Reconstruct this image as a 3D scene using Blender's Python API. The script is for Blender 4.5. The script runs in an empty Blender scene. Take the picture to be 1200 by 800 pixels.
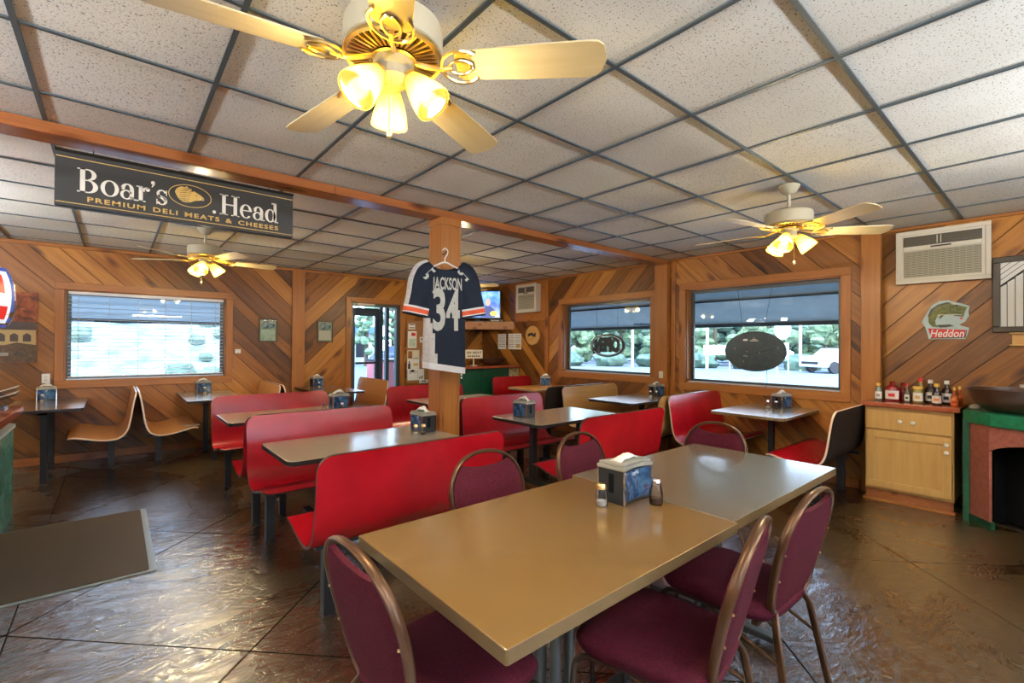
import bpy, math, random
from mathutils import Vector, Matrix
random.seed(7)
PI = math.pi
S = bpy.context.scene
C = S.collection

# ------------------------------------------------------------------ camera
YAW, PIT, ROL, FPX = 0.70404, 0.00796, 0.006186, 548.0
cd = bpy.data.cameras.new('camera'); cam = bpy.data.objects.new('camera', cd); C.objects.link(cam)
f_ = Vector((math.sin(YAW)*math.cos(PIT), math.cos(YAW)*math.cos(PIT), math.sin(PIT)))
r_ = Vector((math.cos(YAW), -math.sin(YAW), 0)); u_ = r_.cross(f_)
r2 = math.cos(ROL)*r_ + math.sin(ROL)*u_; u2 = -math.sin(ROL)*r_ + math.cos(ROL)*u_
M3 = Matrix((r2, u2, -f_)).transposed()
cam.matrix_world = Matrix.Translation((0, 0, 1.40)) @ M3.to_4x4()
cd.sensor_width = 36; cd.lens = FPX/1200*36; cd.clip_start = 0.03; cd.clip_end = 400
S.camera = cam

# ------------------------------------------------------------------ light and exposure
S.view_settings.view_transform = 'Standard'; S.view_settings.look = 'None'
S.view_settings.exposure = 1.30; S.view_settings.gamma = 1.0
S.view_settings.use_curve_mapping = False
try:
    S.cycles.use_denoising = True; S.cycles.max_bounces = 8; S.cycles.diffuse_bounces = 4
    S.cycles.transparent_max_bounces = 12; S.cycles.sample_clamp_indirect = 6.0
    S.cycles.caustics_reflective = False; S.cycles.caustics_refractive = False
except Exception: pass
W = bpy.data.worlds.new('sky'); S.world = W; W.use_nodes = True
wn = W.node_tree.nodes; wl = W.node_tree.links
bg = wn['Background']; tc = wn.new('ShaderNodeTexCoord'); sx = wn.new('ShaderNodeSeparateXYZ'); rp = wn.new('ShaderNodeValToRGB')
wl.new(tc.outputs['Generated'], sx.inputs[0]); wl.new(sx.outputs['Z'], rp.inputs[0]); wl.new(rp.outputs[0], bg.inputs[0])
rp.color_ramp.elements[0].position = 0.0; rp.color_ramp.elements[0].color = (.74, .87, 1, 1)
rp.color_ramp.elements[1].position = 0.7; rp.color_ramp.elements[1].color = (.42, .63, 1, 1)
bg.inputs[1].default_value = 4.0
sd = bpy.data.lights.new('sun', 'SUN'); sd.energy = 2.0; sd.angle = 0.02; sd.color = (1, .95, .86)
so = bpy.data.objects.new('sun', sd); C.objects.link(so)
so.rotation_euler = Vector((0.45, 0.55, -0.9)).to_track_quat('-Z', 'Y').to_euler(); so.location = (0, 0, 30)
def area(x, y, z, sxx, syy, power, col, direction=(0, 0, -1), name='added_fill_light'):
    l = bpy.data.lights.new(name, 'AREA'); l.shape = 'RECTANGLE'; l.size = sxx; l.size_y = syy; l.energy = power; l.color = col
    o = bpy.data.objects.new(name, l); C.objects.link(o); o.location = (x, y, z)
    o.rotation_euler = Vector(direction).to_track_quat('-Z', 'Y').to_euler()
    return o
# added unseen fill lights (up and down) behind the camera; their fixtures are built below
ADDED_PANELS = [(-1.5, -1.27), (0.94, -1.27), (3.4, -1.27)]
for px, py in ADDED_PANELS:
    area(px, py, 2.075, 1.12, .24, 2.5, (.93, .96, 1)); area(px, py, 2.145, 1.12, .24, 85, (.93, .96, 1), (0, .45, 1))
# two more added fill lights above the serving counter, out of view on the left
ADDED_PANELS2 = [(-2.1, 1.9), (-2.1, 5.2)]
for px, py in ADDED_PANELS2:
    area(px, py, 2.145, 1.12, .24, 70, (.93, .96, 1), (.35, 0, 1)); area(px, py, 2.075, 1.12, .24, 2.5, (.93, .96, 1))
BULB_W = 10.5
BULB_COL = (1.0, .82, .50)

# ------------------------------------------------------------------ helpers
def link(o, parent=None):
    C.objects.link(o)
    if parent is not None: o.parent = parent
    return o
class MB:
    def __init__(s): s.v = []; s.f = []; s.m = []; s.sm = []
    def add(s, vs, fs, mi=0, smooth=False):
        b = len(s.v); s.v += [tuple(v) for v in vs]
        for f in fs: s.f.append([b+i for i in f]); s.m.append(mi); s.sm.append(smooth)
        return s
    def box(s, x0, x1, y0, y1, z0, z1, mi=0):
        vs = [(x, y, z) for z in (z0, z1) for y in (y0, y1) for x in (x0, x1)]
        return s.add(vs, [(0,2,3,1),(4,5,7,6),(0,1,5,4),(2,6,7,3),(0,4,6,2),(1,3,7,5)], mi)
    def cbox(s, c, d, mi=0, M=None):
        x, y, z = [q/2 for q in d]
        vs = [Vector((a, b, e)) for e in (-z, z) for b in (-y, y) for a in (-x, x)]
        if M is not None: vs = [M @ v for v in vs]
        vs = [v+Vector(c) for v in vs]
        return s.add(vs, [(0,2,3,1),(4,5,7,6),(0,1,5,4),(2,6,7,3),(0,4,6,2),(1,3,7,5)], mi)
    def lathe(s, prof, n=20, c=(0, 0, 0), M=None, mi=0, smooth=True, cap=True):
        vs = []; fs = []
        for r, z in prof:
            for k in range(n):
                a = 2*PI*k/n; v = Vector((r*math.cos(a), r*math.sin(a), z))
                if M is not None: v = M @ v
                vs.append(v+Vector(c))
        for i in range(len(prof)-1):
            for k in range(n):
                k2 = (k+1) % n; fs.append((i*n+k, i*n+k2, (i+1)*n+k2, (i+1)*n+k))
        s.add(vs, fs, mi, smooth)
        if cap:
            b = len(s.v)-len(vs)
            if prof[0][0] > 1e-5: s.f.append([b+k for k in range(n)][::-1]); s.m.append(mi); s.sm.append(False)
            if prof[-1][0] > 1e-5: s.f.append([b+(len(prof)-1)*n+k for k in range(n)]); s.m.append(mi); s.sm.append(False)
        return s
    def tube(s, pts, r, n=8, mi=0, flat=None, closed=False):
        pts = [Vector(p) for p in pts]; N = len(pts); rings = []
        up = None
        for i, p in enumerate(pts):
            if closed: t = (pts[(i+1) % N]-pts[i-1]).normalized()
            else: t = (pts[min(i+1, N-1)]-pts[max(i-1, 0)]).normalized()
            if up is None:
                up = Vector((0, 0, 1)) if abs(t.z) < .9 else Vector((0, 1, 0))
                if flat is not None: up = Vector(flat[2])
            a = t.cross(up).normalized(); b = a.cross(t).normalized()
            if flat is None: up = b
            rr = r[i] if isinstance(r, (list, tuple)) else r
            ra, rb = (rr, rr) if flat is None else (flat[0], flat[1])
            rings.append([p + a*(ra*math.cos(2*PI*k/n)) + b*(rb*math.sin(2*PI*k/n)) for k in range(n)])
        vs = [v for rg in rings for v in rg]; fs = []
        for i in range(N if closed else N-1):
            j = (i+1) % N
            for k in range(n):
                k2 = (k+1) % n; fs.append((i*n+k, i*n+k2, j*n+k2, j*n+k))
        if not closed: fs += [tuple(range(n))[::-1], tuple((N-1)*n+k for k in range(n))]
        return s.add(vs, fs, mi, True)
    def prism(s, poly, z0, z1, mi=0, M=None, side=None):
        n = len(poly); vs = [Vector((x, y, z0)) for x, y in poly]+[Vector((x, y, z1)) for x, y in poly]
        if M is not None: vs = [M @ v for v in vs]
        s.add(vs, [tuple(range(n))[::-1], tuple(range(n, 2*n))], mi)
        b = len(s.v)-2*n
        for k in range(n):
            k2 = (k+1) % n; s.f.append([b+k, b+k2, b+n+k2, b+n+k]); s.m.append(mi if side is None else side); s.sm.append(False)
        return s
    def xf(s, M):
        s.v = [tuple(M @ Vector(v)) for v in s.v]; return s
    def build(s, name, mats, parent=None, loc=(0, 0, 0), bev=0, seg=2, sharp=40):
        me = bpy.data.meshes.new(name); me.from_pydata(s.v, [], s.f)
        if not isinstance(mats, (list, tuple)): mats = [mats]
        for m in mats: me.materials.append(m)
        me.polygons.foreach_set('material_index', s.m); me.polygons.foreach_set('use_smooth', s.sm)
        me.validate(); me.update()
        if any(s.sm):
            try: me.set_sharp_from_angle(angle=math.radians(sharp))
            except Exception: pass
        o = bpy.data.objects.new(name, me); o.location = loc; link(o, parent)
        if bev:
            b = o.modifiers.new('bevel', 'BEVEL'); b.width = bev; b.segments = seg; b.limit_method = 'ANGLE'; b.angle_limit = math.radians(35)
        return o
def T(x, y, z): return Matrix.Translation((x, y, z))
def RZ(a): return Matrix.Rotation(a, 4, 'Z')
def RX(a): return Matrix.Rotation(a, 4, 'X')
def RY(a): return Matrix.Rotation(a, 4, 'Y')
def tag(o, label, cat, group=None):
    o['label'] = label; o['category'] = cat
    if group: o['group'] = group
    return o
def thing(name, label, cat, loc=(0, 0, 0), rz=0, group=None):
    o = bpy.data.objects.new(name, None); o.empty_display_size = .1; link(o); o.location = loc; o.rotation_euler = (0, 0, rz)
    return tag(o, label, cat, group)
def struct(o): o['kind'] = 'structure'; return o
KIDS = {}
def dup(root, loc, rz, label, group=None):
    r = root.copy(); C.objects.link(r); r.location = loc; r.rotation_euler = (0, 0, rz); r['label'] = label
    if group: r['group'] = group
    for ch in root.children:
        c = ch.copy(); C.objects.link(c); c.parent = r
        for g in ch.children:
            d = g.copy(); C.objects.link(d); d.parent = c
    return r
def rrect(x0, x1, y0, y1, r, n=5):
    out = []
    for cx, cy, a in ((x1-r, y1-r, 0), (x0+r, y1-r, PI/2), (x0+r, y0+r, PI), (x1-r, y0+r, 1.5*PI)):
        for k in range(n+1):
            t = a+PI/2*k/n; out.append((cx+r*math.cos(t), cy+r*math.sin(t)))
    return out
def oval(cx, cy, rx, ry, n=28): return [(cx+rx*math.cos(2*PI*k/n), cy+ry*math.sin(2*PI*k/n)) for k in range(n)]
def spline(P, n):
    P = [Vector(p) for p in P]; out = []
    for i in range(len(P)-1):
        p0 = P[max(i-1, 0)]; p1 = P[i]; p2 = P[i+1]; p3 = P[min(i+2, len(P)-1)]
        for k in range(n):
            t = k/n
            out.append(.5*((2*p1)+(-p0+p2)*t+(2*p0-5*p1+4*p2-p3)*t*t+(-p0+3*p1-3*p2+p3)*t**3))
    out.append(P[-1]); return out

# ------------------------------------------------------------------ materials
def mat(name, col=(.5, .5, .5), rough=.5, metal=0, spec=.5, **k):
    m = bpy.data.materials.new(name); m.use_nodes = True; b = m.node_tree.nodes['Principled BSDF']
    b.inputs['Base Color'].default_value = (*col, 1); b.inputs['Roughness'].default_value = rough; b.inputs['Metallic'].default_value = metal
    b.inputs['Specular IOR Level'].default_value = spec
    for q, v in k.items():
        b.inputs[q.replace('_', ' ')].default_value = v
    return m
def nodes(m): return m.node_tree.nodes, m.node_tree.links, m.node_tree.nodes['Principled BSDF']
def ramp(N, stops):
    r = N.new('ShaderNodeValToRGB'); e = r.color_ramp.elements
    while len(e) < len(stops): e.new(.5)
    for q, (p, c) in zip(e, stops): q.position = p; q.color = (*c, 1)
    return r
def noise_mat(name, c1, c2, scale=8, rough=.5, lo=.35, hi=.65, stretch=(1, 1, 1), bump=0, detail=4, metal=0, spec=.5, bscale=None, coord='Object', rvar=None):
    m = mat(name, c1, rough, metal, spec); N, L, b = nodes(m)
    tc = N.new('ShaderNodeTexCoord'); mp = N.new('ShaderNodeMapping'); mp.inputs['Scale'].default_value = stretch
    L.new(tc.outputs[coord], mp.inputs[0]); n = N.new('ShaderNodeTexNoise'); n.inputs['Scale'].default_value = scale; n.inputs['Detail'].default_value = detail
    L.new(mp.outputs[0], n.inputs['Vector']); r = ramp(N, [(lo, c1), (hi, c2)]); L.new(n.outputs[0], r.inputs[0]); L.new(r.outputs[0], b.inputs['Base Color'])
    if rvar:
        rr = N.new('ShaderNodeMapRange'); rr.inputs['To Min'].default_value = rvar[0]; rr.inputs['To Max'].default_value = rvar[1]; rr.inputs['From Min'].default_value = .3; rr.inputs['From Max'].default_value = .7
        L.new(n.outputs[0], rr.inputs[0]); L.new(rr.outputs[0], b.inputs['Roughness'])
    if bump:
        n2 = N.new('ShaderNodeTexNoise'); n2.inputs['Scale'].default_value = bscale or scale*2; n2.inputs['Detail'].default_value = 3; L.new(mp.outputs[0], n2.inputs['Vector'])
        bp = N.new('ShaderNodeBump'); bp.inputs['Strength'].default_value = bump; bp.inputs['Distance'].default_value = .01; L.new(n2.outputs[0], bp.inputs['Height']); L.new(bp.outputs[0], b.inputs['Normal'])
    return m
def wood(name, stops, rough=.38, along=0, knots=True, vary=True):
    """grain runs along the object's local axis `along`; every object takes its own tone"""
    m = mat(name, stops[0], rough, 0, .45); N, L, b = nodes(m)
    tc = N.new('ShaderNodeTexCoord'); oi = N.new('ShaderNodeObjectInfo'); va = N.new('ShaderNodeVectorMath'); va.operation = 'MULTIPLY_ADD'
    cb = N.new('ShaderNodeCombineXYZ'); mu = N.new('ShaderNodeMath'); mu.operation = 'MULTIPLY'; mu.inputs[1].default_value = 37.0
    L.new(oi.outputs['Random'], mu.inputs[0]); 
    for i in range(3): L.new(mu.outputs[0], cb.inputs[i])
    va.inputs[1].default_value = (1, 1, 1); L.new(tc.outputs['Object'], va.inputs[0]); L.new(cb.outputs[0], va.inputs[2])
    mp = N.new('ShaderNodeMapping'); sc = [14, 14, 14]; sc[along] = .9; mp.inputs['Scale'].default_value = sc; L.new(va.outputs[0], mp.inputs[0])
    n = N.new('ShaderNodeTexNoise'); n.inputs['Scale'].default_value = 1.6; n.inputs['Detail'].default_value = 6; n.inputs['Roughness'].default_value = .6; n.inputs['Distortion'].default_value = .6; L.new(mp.outputs[0], n.inputs['Vector'])
    # tone = .75*random + grain
    ad = N.new('ShaderNodeMath'); ad.operation = 'MULTIPLY_ADD'; L.new(oi.outputs['Random'], ad.inputs[0]); ad.inputs[1].default_value = .56 if vary else .12
    gd = N.new('ShaderNodeMath'); gd.operation = 'MULTIPLY_ADD'; gd.inputs[1].default_value = .55; gd.inputs[2].default_value = .22; L.new(n.outputs[0], gd.inputs[0]); L.new(gd.outputs[0], ad.inputs[2]); sb = N.new('ShaderNodeMath'); sb.operation = 'SUBTRACT'; L.new(ad.outputs[0], sb.inputs[0]); sb.inputs[1].default_value = .27 if vary else .05
    r = ramp(N, [(i/(len(stops)-1)*.62+.19, c) for i, c in enumerate(stops)]); L.new(sb.outputs[0], r.inputs[0])
    out = r.outputs[0]
    if knots:
        mp2 = N.new('ShaderNodeMapping'); s2 = [5, 5, 5]; s2[along] = 1.9; mp2.inputs['Scale'].default_value = s2; L.new(va.outputs[0], mp2.inputs[0])
        vo = N.new('ShaderNodeTexVoronoi'); vo.inputs['Scale'].default_value = 1.0; vo.inputs['Randomness'].default_value = 1; L.new(mp2.outputs[0], vo.inputs['Vector'])
        kr = ramp(N, [(.06, (.08, .05, .03)), (.17, (.62, .50, .40)), (.24, (1, 1, 1))]); L.new(vo.outputs['Distance'], kr.inputs[0])
        mx = N.new('ShaderNodeMix'); mx.data_type = 'RGBA'; mx.blend_type = 'MULTIPLY'; mx.inputs[0].default_value = .8
        L.new(out, mx.inputs[6]); L.new(kr.outputs[0], mx.inputs[7]); out = mx.outputs[2]
    L.new(out, b.inputs['Base Color'])
    bp = N.new('ShaderNodeBump'); bp.inputs['Strength'].default_value = .25; bp.inputs['Distance'].default_value = .004; L.new(n.outputs[0], bp.inputs['Height']); L.new(bp.outputs[0], b.inputs['Normal'])
    return m
PINE = [(.085, .030, .005), (.21, .074, .010), (.34, .126, .017), (.51, .220, .038)]
M = {}
M['plank'] = wood('pine_plank', PINE)
M['trim'] = wood('pine_trim', [(.24, .082, .014), (.35, .125, .022), (.48, .20, .042)], vary=False)
M['trim_v'] = wood('pine_trim_upright', [(.20, .066, .012), (.35, .125, .022), (.48, .20, .042)], along=2, vary=False)
M['trim_y'] = wood('pine_trim_side', [(.24, .082, .014), (.35, .125, .022), (.48, .20, .042)], along=1, vary=False)
M['beam'] = wood('beam_wood', [(.16, .05, .015), (.30, .10, .03), (.42, .16, .05)], rough=.22, vary=False)
M['backing'] = mat('wall_backing', (.045, .02, .008), .9)
M['oak'] = wood('light_oak', [(.46, .24, .065), (.60, .35, .11), (.70, .44, .16)], along=2, knots=False, vary=False)
M['tan_ply'] = wood('tan_laminate', [(.40, .19, .05), (.56, .30, .09), (.66, .40, .15)], rough=.3, knots=False, vary=False)
M['tan_wall'] = wood('orange_laminate', [(.46, .18, .04), (.62, .27, .07), (.70, .34, .10)], rough=.28, knots=False, vary=False)
M['brown_lam'] = noise_mat('brown_laminate', (.016, .010, .008), (.026, .017, .013), 60, .8, spec=.12)
M['red'] = noise_mat('red_laminate', (.33, .003, .008), (.46, .006, .013), 3, .27, spec=.6, bump=.02, bscale=400)
M['ply_edge'] = mat('pale_ply_edge', (.75, .55, .42), .35)
M['dark_edge'] = mat('dark_edge', (.05, .025, .015), .35)
M['black_metal'] = mat('black_metal', (.012, .012, .014), .38, .2)
M['top_beige'] = noise_mat('beige_laminate', (.42, .36, .27), (.50, .44, .34), 700, .22, detail=2, spec=.6)
M['top_tan'] = noise_mat('tan_table_laminate', (.18, .095, .024), (.22, .12, .032), 900, .22, detail=2, spec=.6, rvar=(.22, .32))
M['top_grey'] = noise_mat('greyish_tan_laminate', (.15, .125, .085), (.19, .16, .11), 900, .2, detail=2, spec=.6, rvar=(.2, .3))
for q_ in ('top_grey', 'top_tan', 'top_beige'):
    b_ = M[q_].node_tree.nodes['Principled BSDF']; b_.inputs['Coat Weight'].default_value = .8; b_.inputs['Coat IOR'].default_value = 1.75; b_.inputs['Coat Roughness'].default_value = .16
M['top_edge'] = mat('table_edge_black', (.018, .016, .016), .3)
M['top_edge_tan'] = mat('table_edge_tan', (.15, .095, .04), .4)
M['fabric'] = noise_mat('burgundy_fabric', (.042, .003, .007), (.095, .006, .018), 170, .85, bump=.35, bscale=300, spec=.2)
M['bronze'] = mat('bronze_frame', (.10, .046, .020), .33, .55)
M['brass'] = mat('brass', (.90, .68, .30), .28, 1)
M['leg_dark'] = mat('dark_leg', (.035, .020, .013), .4, .4)
M['white'] = mat('white_plastic', (.8, .8, .78), .4)
M['cream'] = mat('cream_enamel', (.44, .39, .27), .35)
M['blade'] = noise_mat('fan_blade', (.55, .45, .25), (.61, .51, .31), 3, .35, stretch=(1, 8, 8))
M['ac'] = mat('ac_beige', (.62, .57, .46), .5)
M['ac_dark'] = mat('ac_vent_dark', (.10, .085, .06), .5)
M['ac_grille'] = mat('ac_grille', (.40, .37, .27), .6)
M['black'] = mat('black_plastic', (.015, .015, .017), .35)
M['grey'] = mat('grey_plastic', (.30, .30, .29), .4)
M['lid'] = mat('dispenser_lid', (.30, .28, .23), .35)
M['chrome'] = mat('chrome', (.8, .8, .8), .15, 1)
M['alu'] = mat('bronze_aluminium', (.10, .105, .10), .35, .6)
M['alu_light'] = mat('light_aluminium', (.55, .62, .68), .35, .4)
M['paper'] = mat('paper', (.80, .80, .76), .8)
M['paper2'] = mat('paper_cream', (.72, .66, .52), .8)
M['ink'] = mat('ink', (.02, .02, .02), .7)
M['tissue'] = mat('tissue', (.85, .83, .76), .9)
M['redp'] = mat('red_paint', (.62, .02, .02), .5)
M['green'] = noise_mat('green_paint', (.008, .12, .05), (.014, .17, .075), 30, .32)
M['green_dark'] = noise_mat('dark_green_paint', (.004, .05, .022), (.007, .08, .035), 30, .4)
M['salmon'] = noise_mat('salmon_panel', (.26, .07, .045), (.34, .10, .065), 30, .6)
M['counter'] = noise_mat('red_brown_counter', (.30, .065, .025), (.38, .09, .035), 25, .15, spec=.7)
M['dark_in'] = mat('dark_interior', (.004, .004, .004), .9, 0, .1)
M['darkwood'] = mat('dark_walnut', (.055, .025, .014), .3)
M['gold'] = mat('gold_paint', (.62, .40, .10), .5)
M['signblack'] = mat('sign_black', (.020, .018, .016), .5)
M['signwhite'] = mat('sign_cream', (.75, .71, .62), .5)
M['navy'] = noise_mat('navy_mesh', (.005, .009, .022), (.010, .018, .038), 90, .75, spec=.3)
M['silver'] = noise_mat('silver_number', (.42, .43, .40), (.52, .53, .50), 90, .6)
M['jwhite'] = mat('jersey_white', (.72, .72, .74), .8)
M['jgrey'] = noise_mat('jersey_side_grey', (.48, .46, .46), (.60, .57, .55), 40, .8)
M['orange'] = mat('jersey_orange', (.75, .10, .03), .7)
M['knob'] = mat('ceramic_knob', (.85, .80, .68), .2)
M['teal'] = noise_mat('teal_panel', (.05, .22, .20), (.10, .30, .27), 6, .25)
M['mat_brown'] = noise_mat('floor_mat_pile', (.085, .065, .052), (.14, .108, .088), 260, .95, spec=.1, bump=.4, bscale=300)
M['rubber'] = mat('mat_rubber', (.30, .34, .36), .4)
M['cork'] = noise_mat('cork', (.30, .14, .05), (.40, .20, .08), 80, .9)

# window glass
def glass(name, tint=(.93, .97, 1)):
    m = bpy.data.materials.new(name); m.use_nodes = True; N = m.node_tree.nodes; L = m.node_tree.links
    N.remove(N['Principled BSDF']); tr = N.new('ShaderNodeBsdfTransparent'); tr.inputs[0].default_value = (*tint, 1)
    gl = N.new('ShaderNodeBsdfGlossy'); gl.inputs['Roughness'].default_value = .01; fr = N.new('ShaderNodeFresnel'); fr.inputs[0].default_value = 1.35
    mx = N.new('ShaderNodeMixShader'); L.new(fr.outputs[0], mx.inputs[0]); L.new(tr.outputs[0], mx.inputs[1]); L.new(gl.outputs[0], mx.inputs[2]); L.new(mx.outputs[0], N['Material Output'].inputs[0])
    return m
M['glass'] = glass('window_glass')
M['clear'] = glass('clear_jar_glass', (.98, .98, .97))
def emit(name, col, st, base=(.8, .8, .8)):
    m = mat(name, base, .4); N, L, b = nodes(m); b.inputs['Emission Color'].default_value = (*col, 1); b.inputs['Emission Strength'].default_value = st
    return m
M['bulb'] = emit('lit_bulb', (1, .93, .72), 8)
def frosted():
    m = bpy.data.materials.new('frosted_shade'); m.use_nodes = True; N = m.node_tree.nodes; L = m.node_tree.links; N.remove(N['Principled BSDF'])
    tl = N.new('ShaderNodeBsdfTranslucent'); tl.inputs[0].default_value = (.42, .36, .11, 1); tr = N.new('ShaderNodeBsdfTransparent'); tr.inputs[0].default_value = (.80, .68, .26, 1)
    gl = N.new('ShaderNodeBsdfGlossy'); gl.inputs['Roughness'].default_value = .15; em = N.new('ShaderNodeEmission'); em.inputs[0].default_value = (1, .60, .10, 1); em.inputs[1].default_value = .22
    a = N.new('ShaderNodeMixShader'); a.inputs[0].default_value = .42; L.new(tl.outputs[0], a.inputs[1]); L.new(tr.outputs[0], a.inputs[2])
    b2 = N.new('ShaderNodeMixShader'); b2.inputs[0].default_value = .06; L.new(a.outputs[0], b2.inputs[1]); L.new(gl.outputs[0], b2.inputs[2])
    c = N.new('ShaderNodeAddShader'); L.new(b2.outputs[0], c.inputs[0]); L.new(em.outputs[0], c.inputs[1]); L.new(c.outputs[0], N['Material Output'].inputs[0]); return m
M['shade'] = frosted()
M['fill_panel_glow'] = emit('added_fill_diffuser', (1, .97, .92), 1.0)  # glow of the added fill lights

# ceiling tile
m = mat('ceiling_tile', (.66, .62, .55), .9, 0, .2); N, L, b = nodes(m)
tc = N.new('ShaderNodeTexCoord'); oi = N.new('ShaderNodeObjectInfo'); va = N.new('ShaderNodeVectorMath'); va.operation = 'ADD'
L.new(tc.outputs['Object'], va.inputs[0]); L.new(oi.outputs['Random'], va.inputs[1])
n = N.new('ShaderNodeTexNoise'); n.inputs['Scale'].default_value = 130; n.inputs['Detail'].default_value = 2; L.new(va.outputs[0], n.inputs['Vector'])
r = ramp(N, [(.30, (.16, .14, .12)), (.40, (.78, .80, .765))]); L.new(n.outputs[0], r.inputs[0])
n2 = N.new('ShaderNodeTexNoise'); n2.inputs['Scale'].default_value = 1.2; L.new(va.outputs[0], n2.inputs['Vector'])
r2_ = ramp(N, [(.3, (.86, .84, .80)), (.7, (1, 1, 1))]); L.new(n2.outputs[0], r2_.inputs[0])
mx = N.new('ShaderNodeMix'); mx.data_type = 'RGBA'; mx.blend_type = 'MULTIPLY'; mx.inputs[0].default_value = 1
L.new(r.outputs[0], mx.inputs[6]); L.new(r2_.outputs[0], mx.inputs[7]); L.new(mx.outputs[2], b.inputs['Base Color'])
bp = N.new('ShaderNodeBump'); bp.inputs['Strength'].default_value = .3; bp.inputs['Distance'].default_value = .004; L.new(n.outputs[0], bp.inputs['Height']); L.new(bp.outputs[0], b.inputs['Normal'])
M['tile'] = m
M['tbar'] = mat('tarnished_grid', (.085, .11, .12), .45, .3)

# stamped, sealed concrete: glossy sealer, ripples, worn brown stain
m = mat('stained_concrete', (.3, .2, .1), .3, 0, .8); N, L, b = nodes(m)
geo = N.new('ShaderNodeNewGeometry')
n1 = N.new('ShaderNodeTexNoise'); n1.inputs['Scale'].default_value = .9; n1.inputs['Detail'].default_value = 6; n1.inputs['Roughness'].default_value = .62; n1.inputs['Distortion'].default_value = .8
L.new(geo.outputs['Position'], n1.inputs['Vector'])
r = ramp(N, [(.32, (.018, .006, .002)), (.44, (.055, .026, .008)), (.56, (.085, .048, .015)), (.72, (.105, .068, .026))]); L.new(n1.outputs[0], r.inputs[0])
n2 = N.new('ShaderNodeTexNoise'); n2.inputs['Scale'].default_value = 14; n2.inputs['Detail'].default_value = 5; L.new(geo.outputs['Position'], n2.inputs['Vector'])
r3 = ramp(N, [(.3, (.72, .72, .72)), (.7, (1.15, 1.15, 1.15))]); L.new(n2.outputs[0], r3.inputs[0])
mx = N.new('ShaderNodeMix'); mx.data_type = 'RGBA'; mx.blend_type = 'MULTIPLY'; mx.inputs[0].default_value = 1; L.new(r.outputs[0], mx.inputs[6]); L.new(r3.outputs[0], mx.inputs[7]); L.new(mx.outputs[2], b.inputs['Base Color'])
mpf = N.new('ShaderNodeMapping'); mpf.inputs['Scale'].default_value = (1.0, 2.3, 1); mpf.inputs['Rotation'].default_value = (0, 0, .5); L.new(geo.outputs['Position'], mpf.inputs[0])
n3 = N.new('ShaderNodeTexNoise'); n3.inputs['Scale'].default_value = 8.5; n3.inputs['Detail'].default_value = 5; n3.inputs['Roughness'].default_value = .55; n3.inputs['Distortion'].default_value = 1.6; L.new(mpf.outputs[0], n3.inputs['Vector'])
bp = N.new('ShaderNodeBump'); bp.inputs['Strength'].default_value = .42; bp.inputs['Distance'].default_value = .018; L.new(n3.outputs[0], bp.inputs['Height']); L.new(bp.outputs[0], b.inputs['Normal'])
mr = N.new('ShaderNodeMapRange'); mr.inputs['From Min'].default_value = .35; mr.inputs['From Max'].default_value = .65; mr.inputs['To Min'].default_value = .16; mr.inputs['To Max'].default_value = .40; L.new(n1.outputs[0], mr.inputs[0]); L.new(mr.outputs[0], b.inputs['Roughness'])
b.inputs['Coat Weight'].default_value = 1.0; b.inputs['Coat IOR'].default_value = 2.9; b.inputs['Coat Roughness'].default_value = .17; L.new(bp.outputs[0], b.inputs['Coat Normal'])
M['concrete'] = m
M['groove'] = mat('saw_cut', (.02, .012, .008), .9)

# ------------------------------------------------------------------ room shell
XR, YB, XL, YF, H = 5.65, 7.58, -3.2, -2.5, 2.55
XR2 = 5.78                      # the wall right of the corner post stands a little further back
TH = .16
WIN1 = (-.45, 1.18, .945, 2.02)         # in X on the back wall
DOOR = (2.95, 3.83, 0.0, 2.09)
WIN2 = (3.68, 5.34, .97, 2.08)          # in Y on the right wall
WIN3 = (1.46, 3.16, .93, 2.13)

# floor: square slabs laid on the diagonal, a border along the left
fl = MB().box(XL-.2, XR2+.2, YF-.2, YB+.2, -.12, -.012).build('floor', M['groove']); struct(fl)
def clip(poly, a, b, c):       # keep a*x+b*y <= c
    out = []
    for i in range(len(poly)):
        p, q = poly[i], poly[(i+1) % len(poly)]; dp = a*p[0]+b*p[1]-c; dq = a*q[0]+b*q[1]-c
        if dp <= 0: out.append(p)
        if (dp < 0 < dq) or (dq < 0 < dp):
            t = dp/(dp-dq); out.append((p[0]+t*(q[0]-p[0]), p[1]+t*(q[1]-p[1])))
    return out
def area2(p): return abs(sum(p[i-1][0]*p[i][1]-p[i][0]*p[i-1][1] for i in range(len(p))))/2
def cliprect(poly, x0, x1, y0, y1):
    for a, b_, c in ((1, 0, x1), (-1, 0, -x0), (0, 1, y1), (0, -1, -y0)):
        poly = clip(poly, a, b_, c)
        if len(poly) < 3: return []
    return poly
g = .004; STEP = 1.745
for region in ((-.375, XR2, YF, YB), (XL, -.381, YF, YB)):
    for i in range(-5, 5):
        for j in range(-4, 7):
            c0 = 3.66+STEP*i; s0 = 2.88+STEP*j      # c=y-x, s=x+y
            k = g*1.414
            pts = [((s-c)/2, (s+c)/2) for c, s in ((c0+k, s0+k), (c0+k, s0+STEP-k), (c0+STEP-k, s0+STEP-k), (c0+STEP-k, s0+k))]
            p = cliprect(pts, *region)
            if len(p) >= 3 and area2(p) > .002:
                if sum(p[q-1][0]*p[q][1]-p[q][0]*p[q-1][1] for q in range(len(p))) < 0: p = p[::-1]
                MB().prism(p, -.012, 0).build('slab', M['concrete'], fl)

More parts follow.
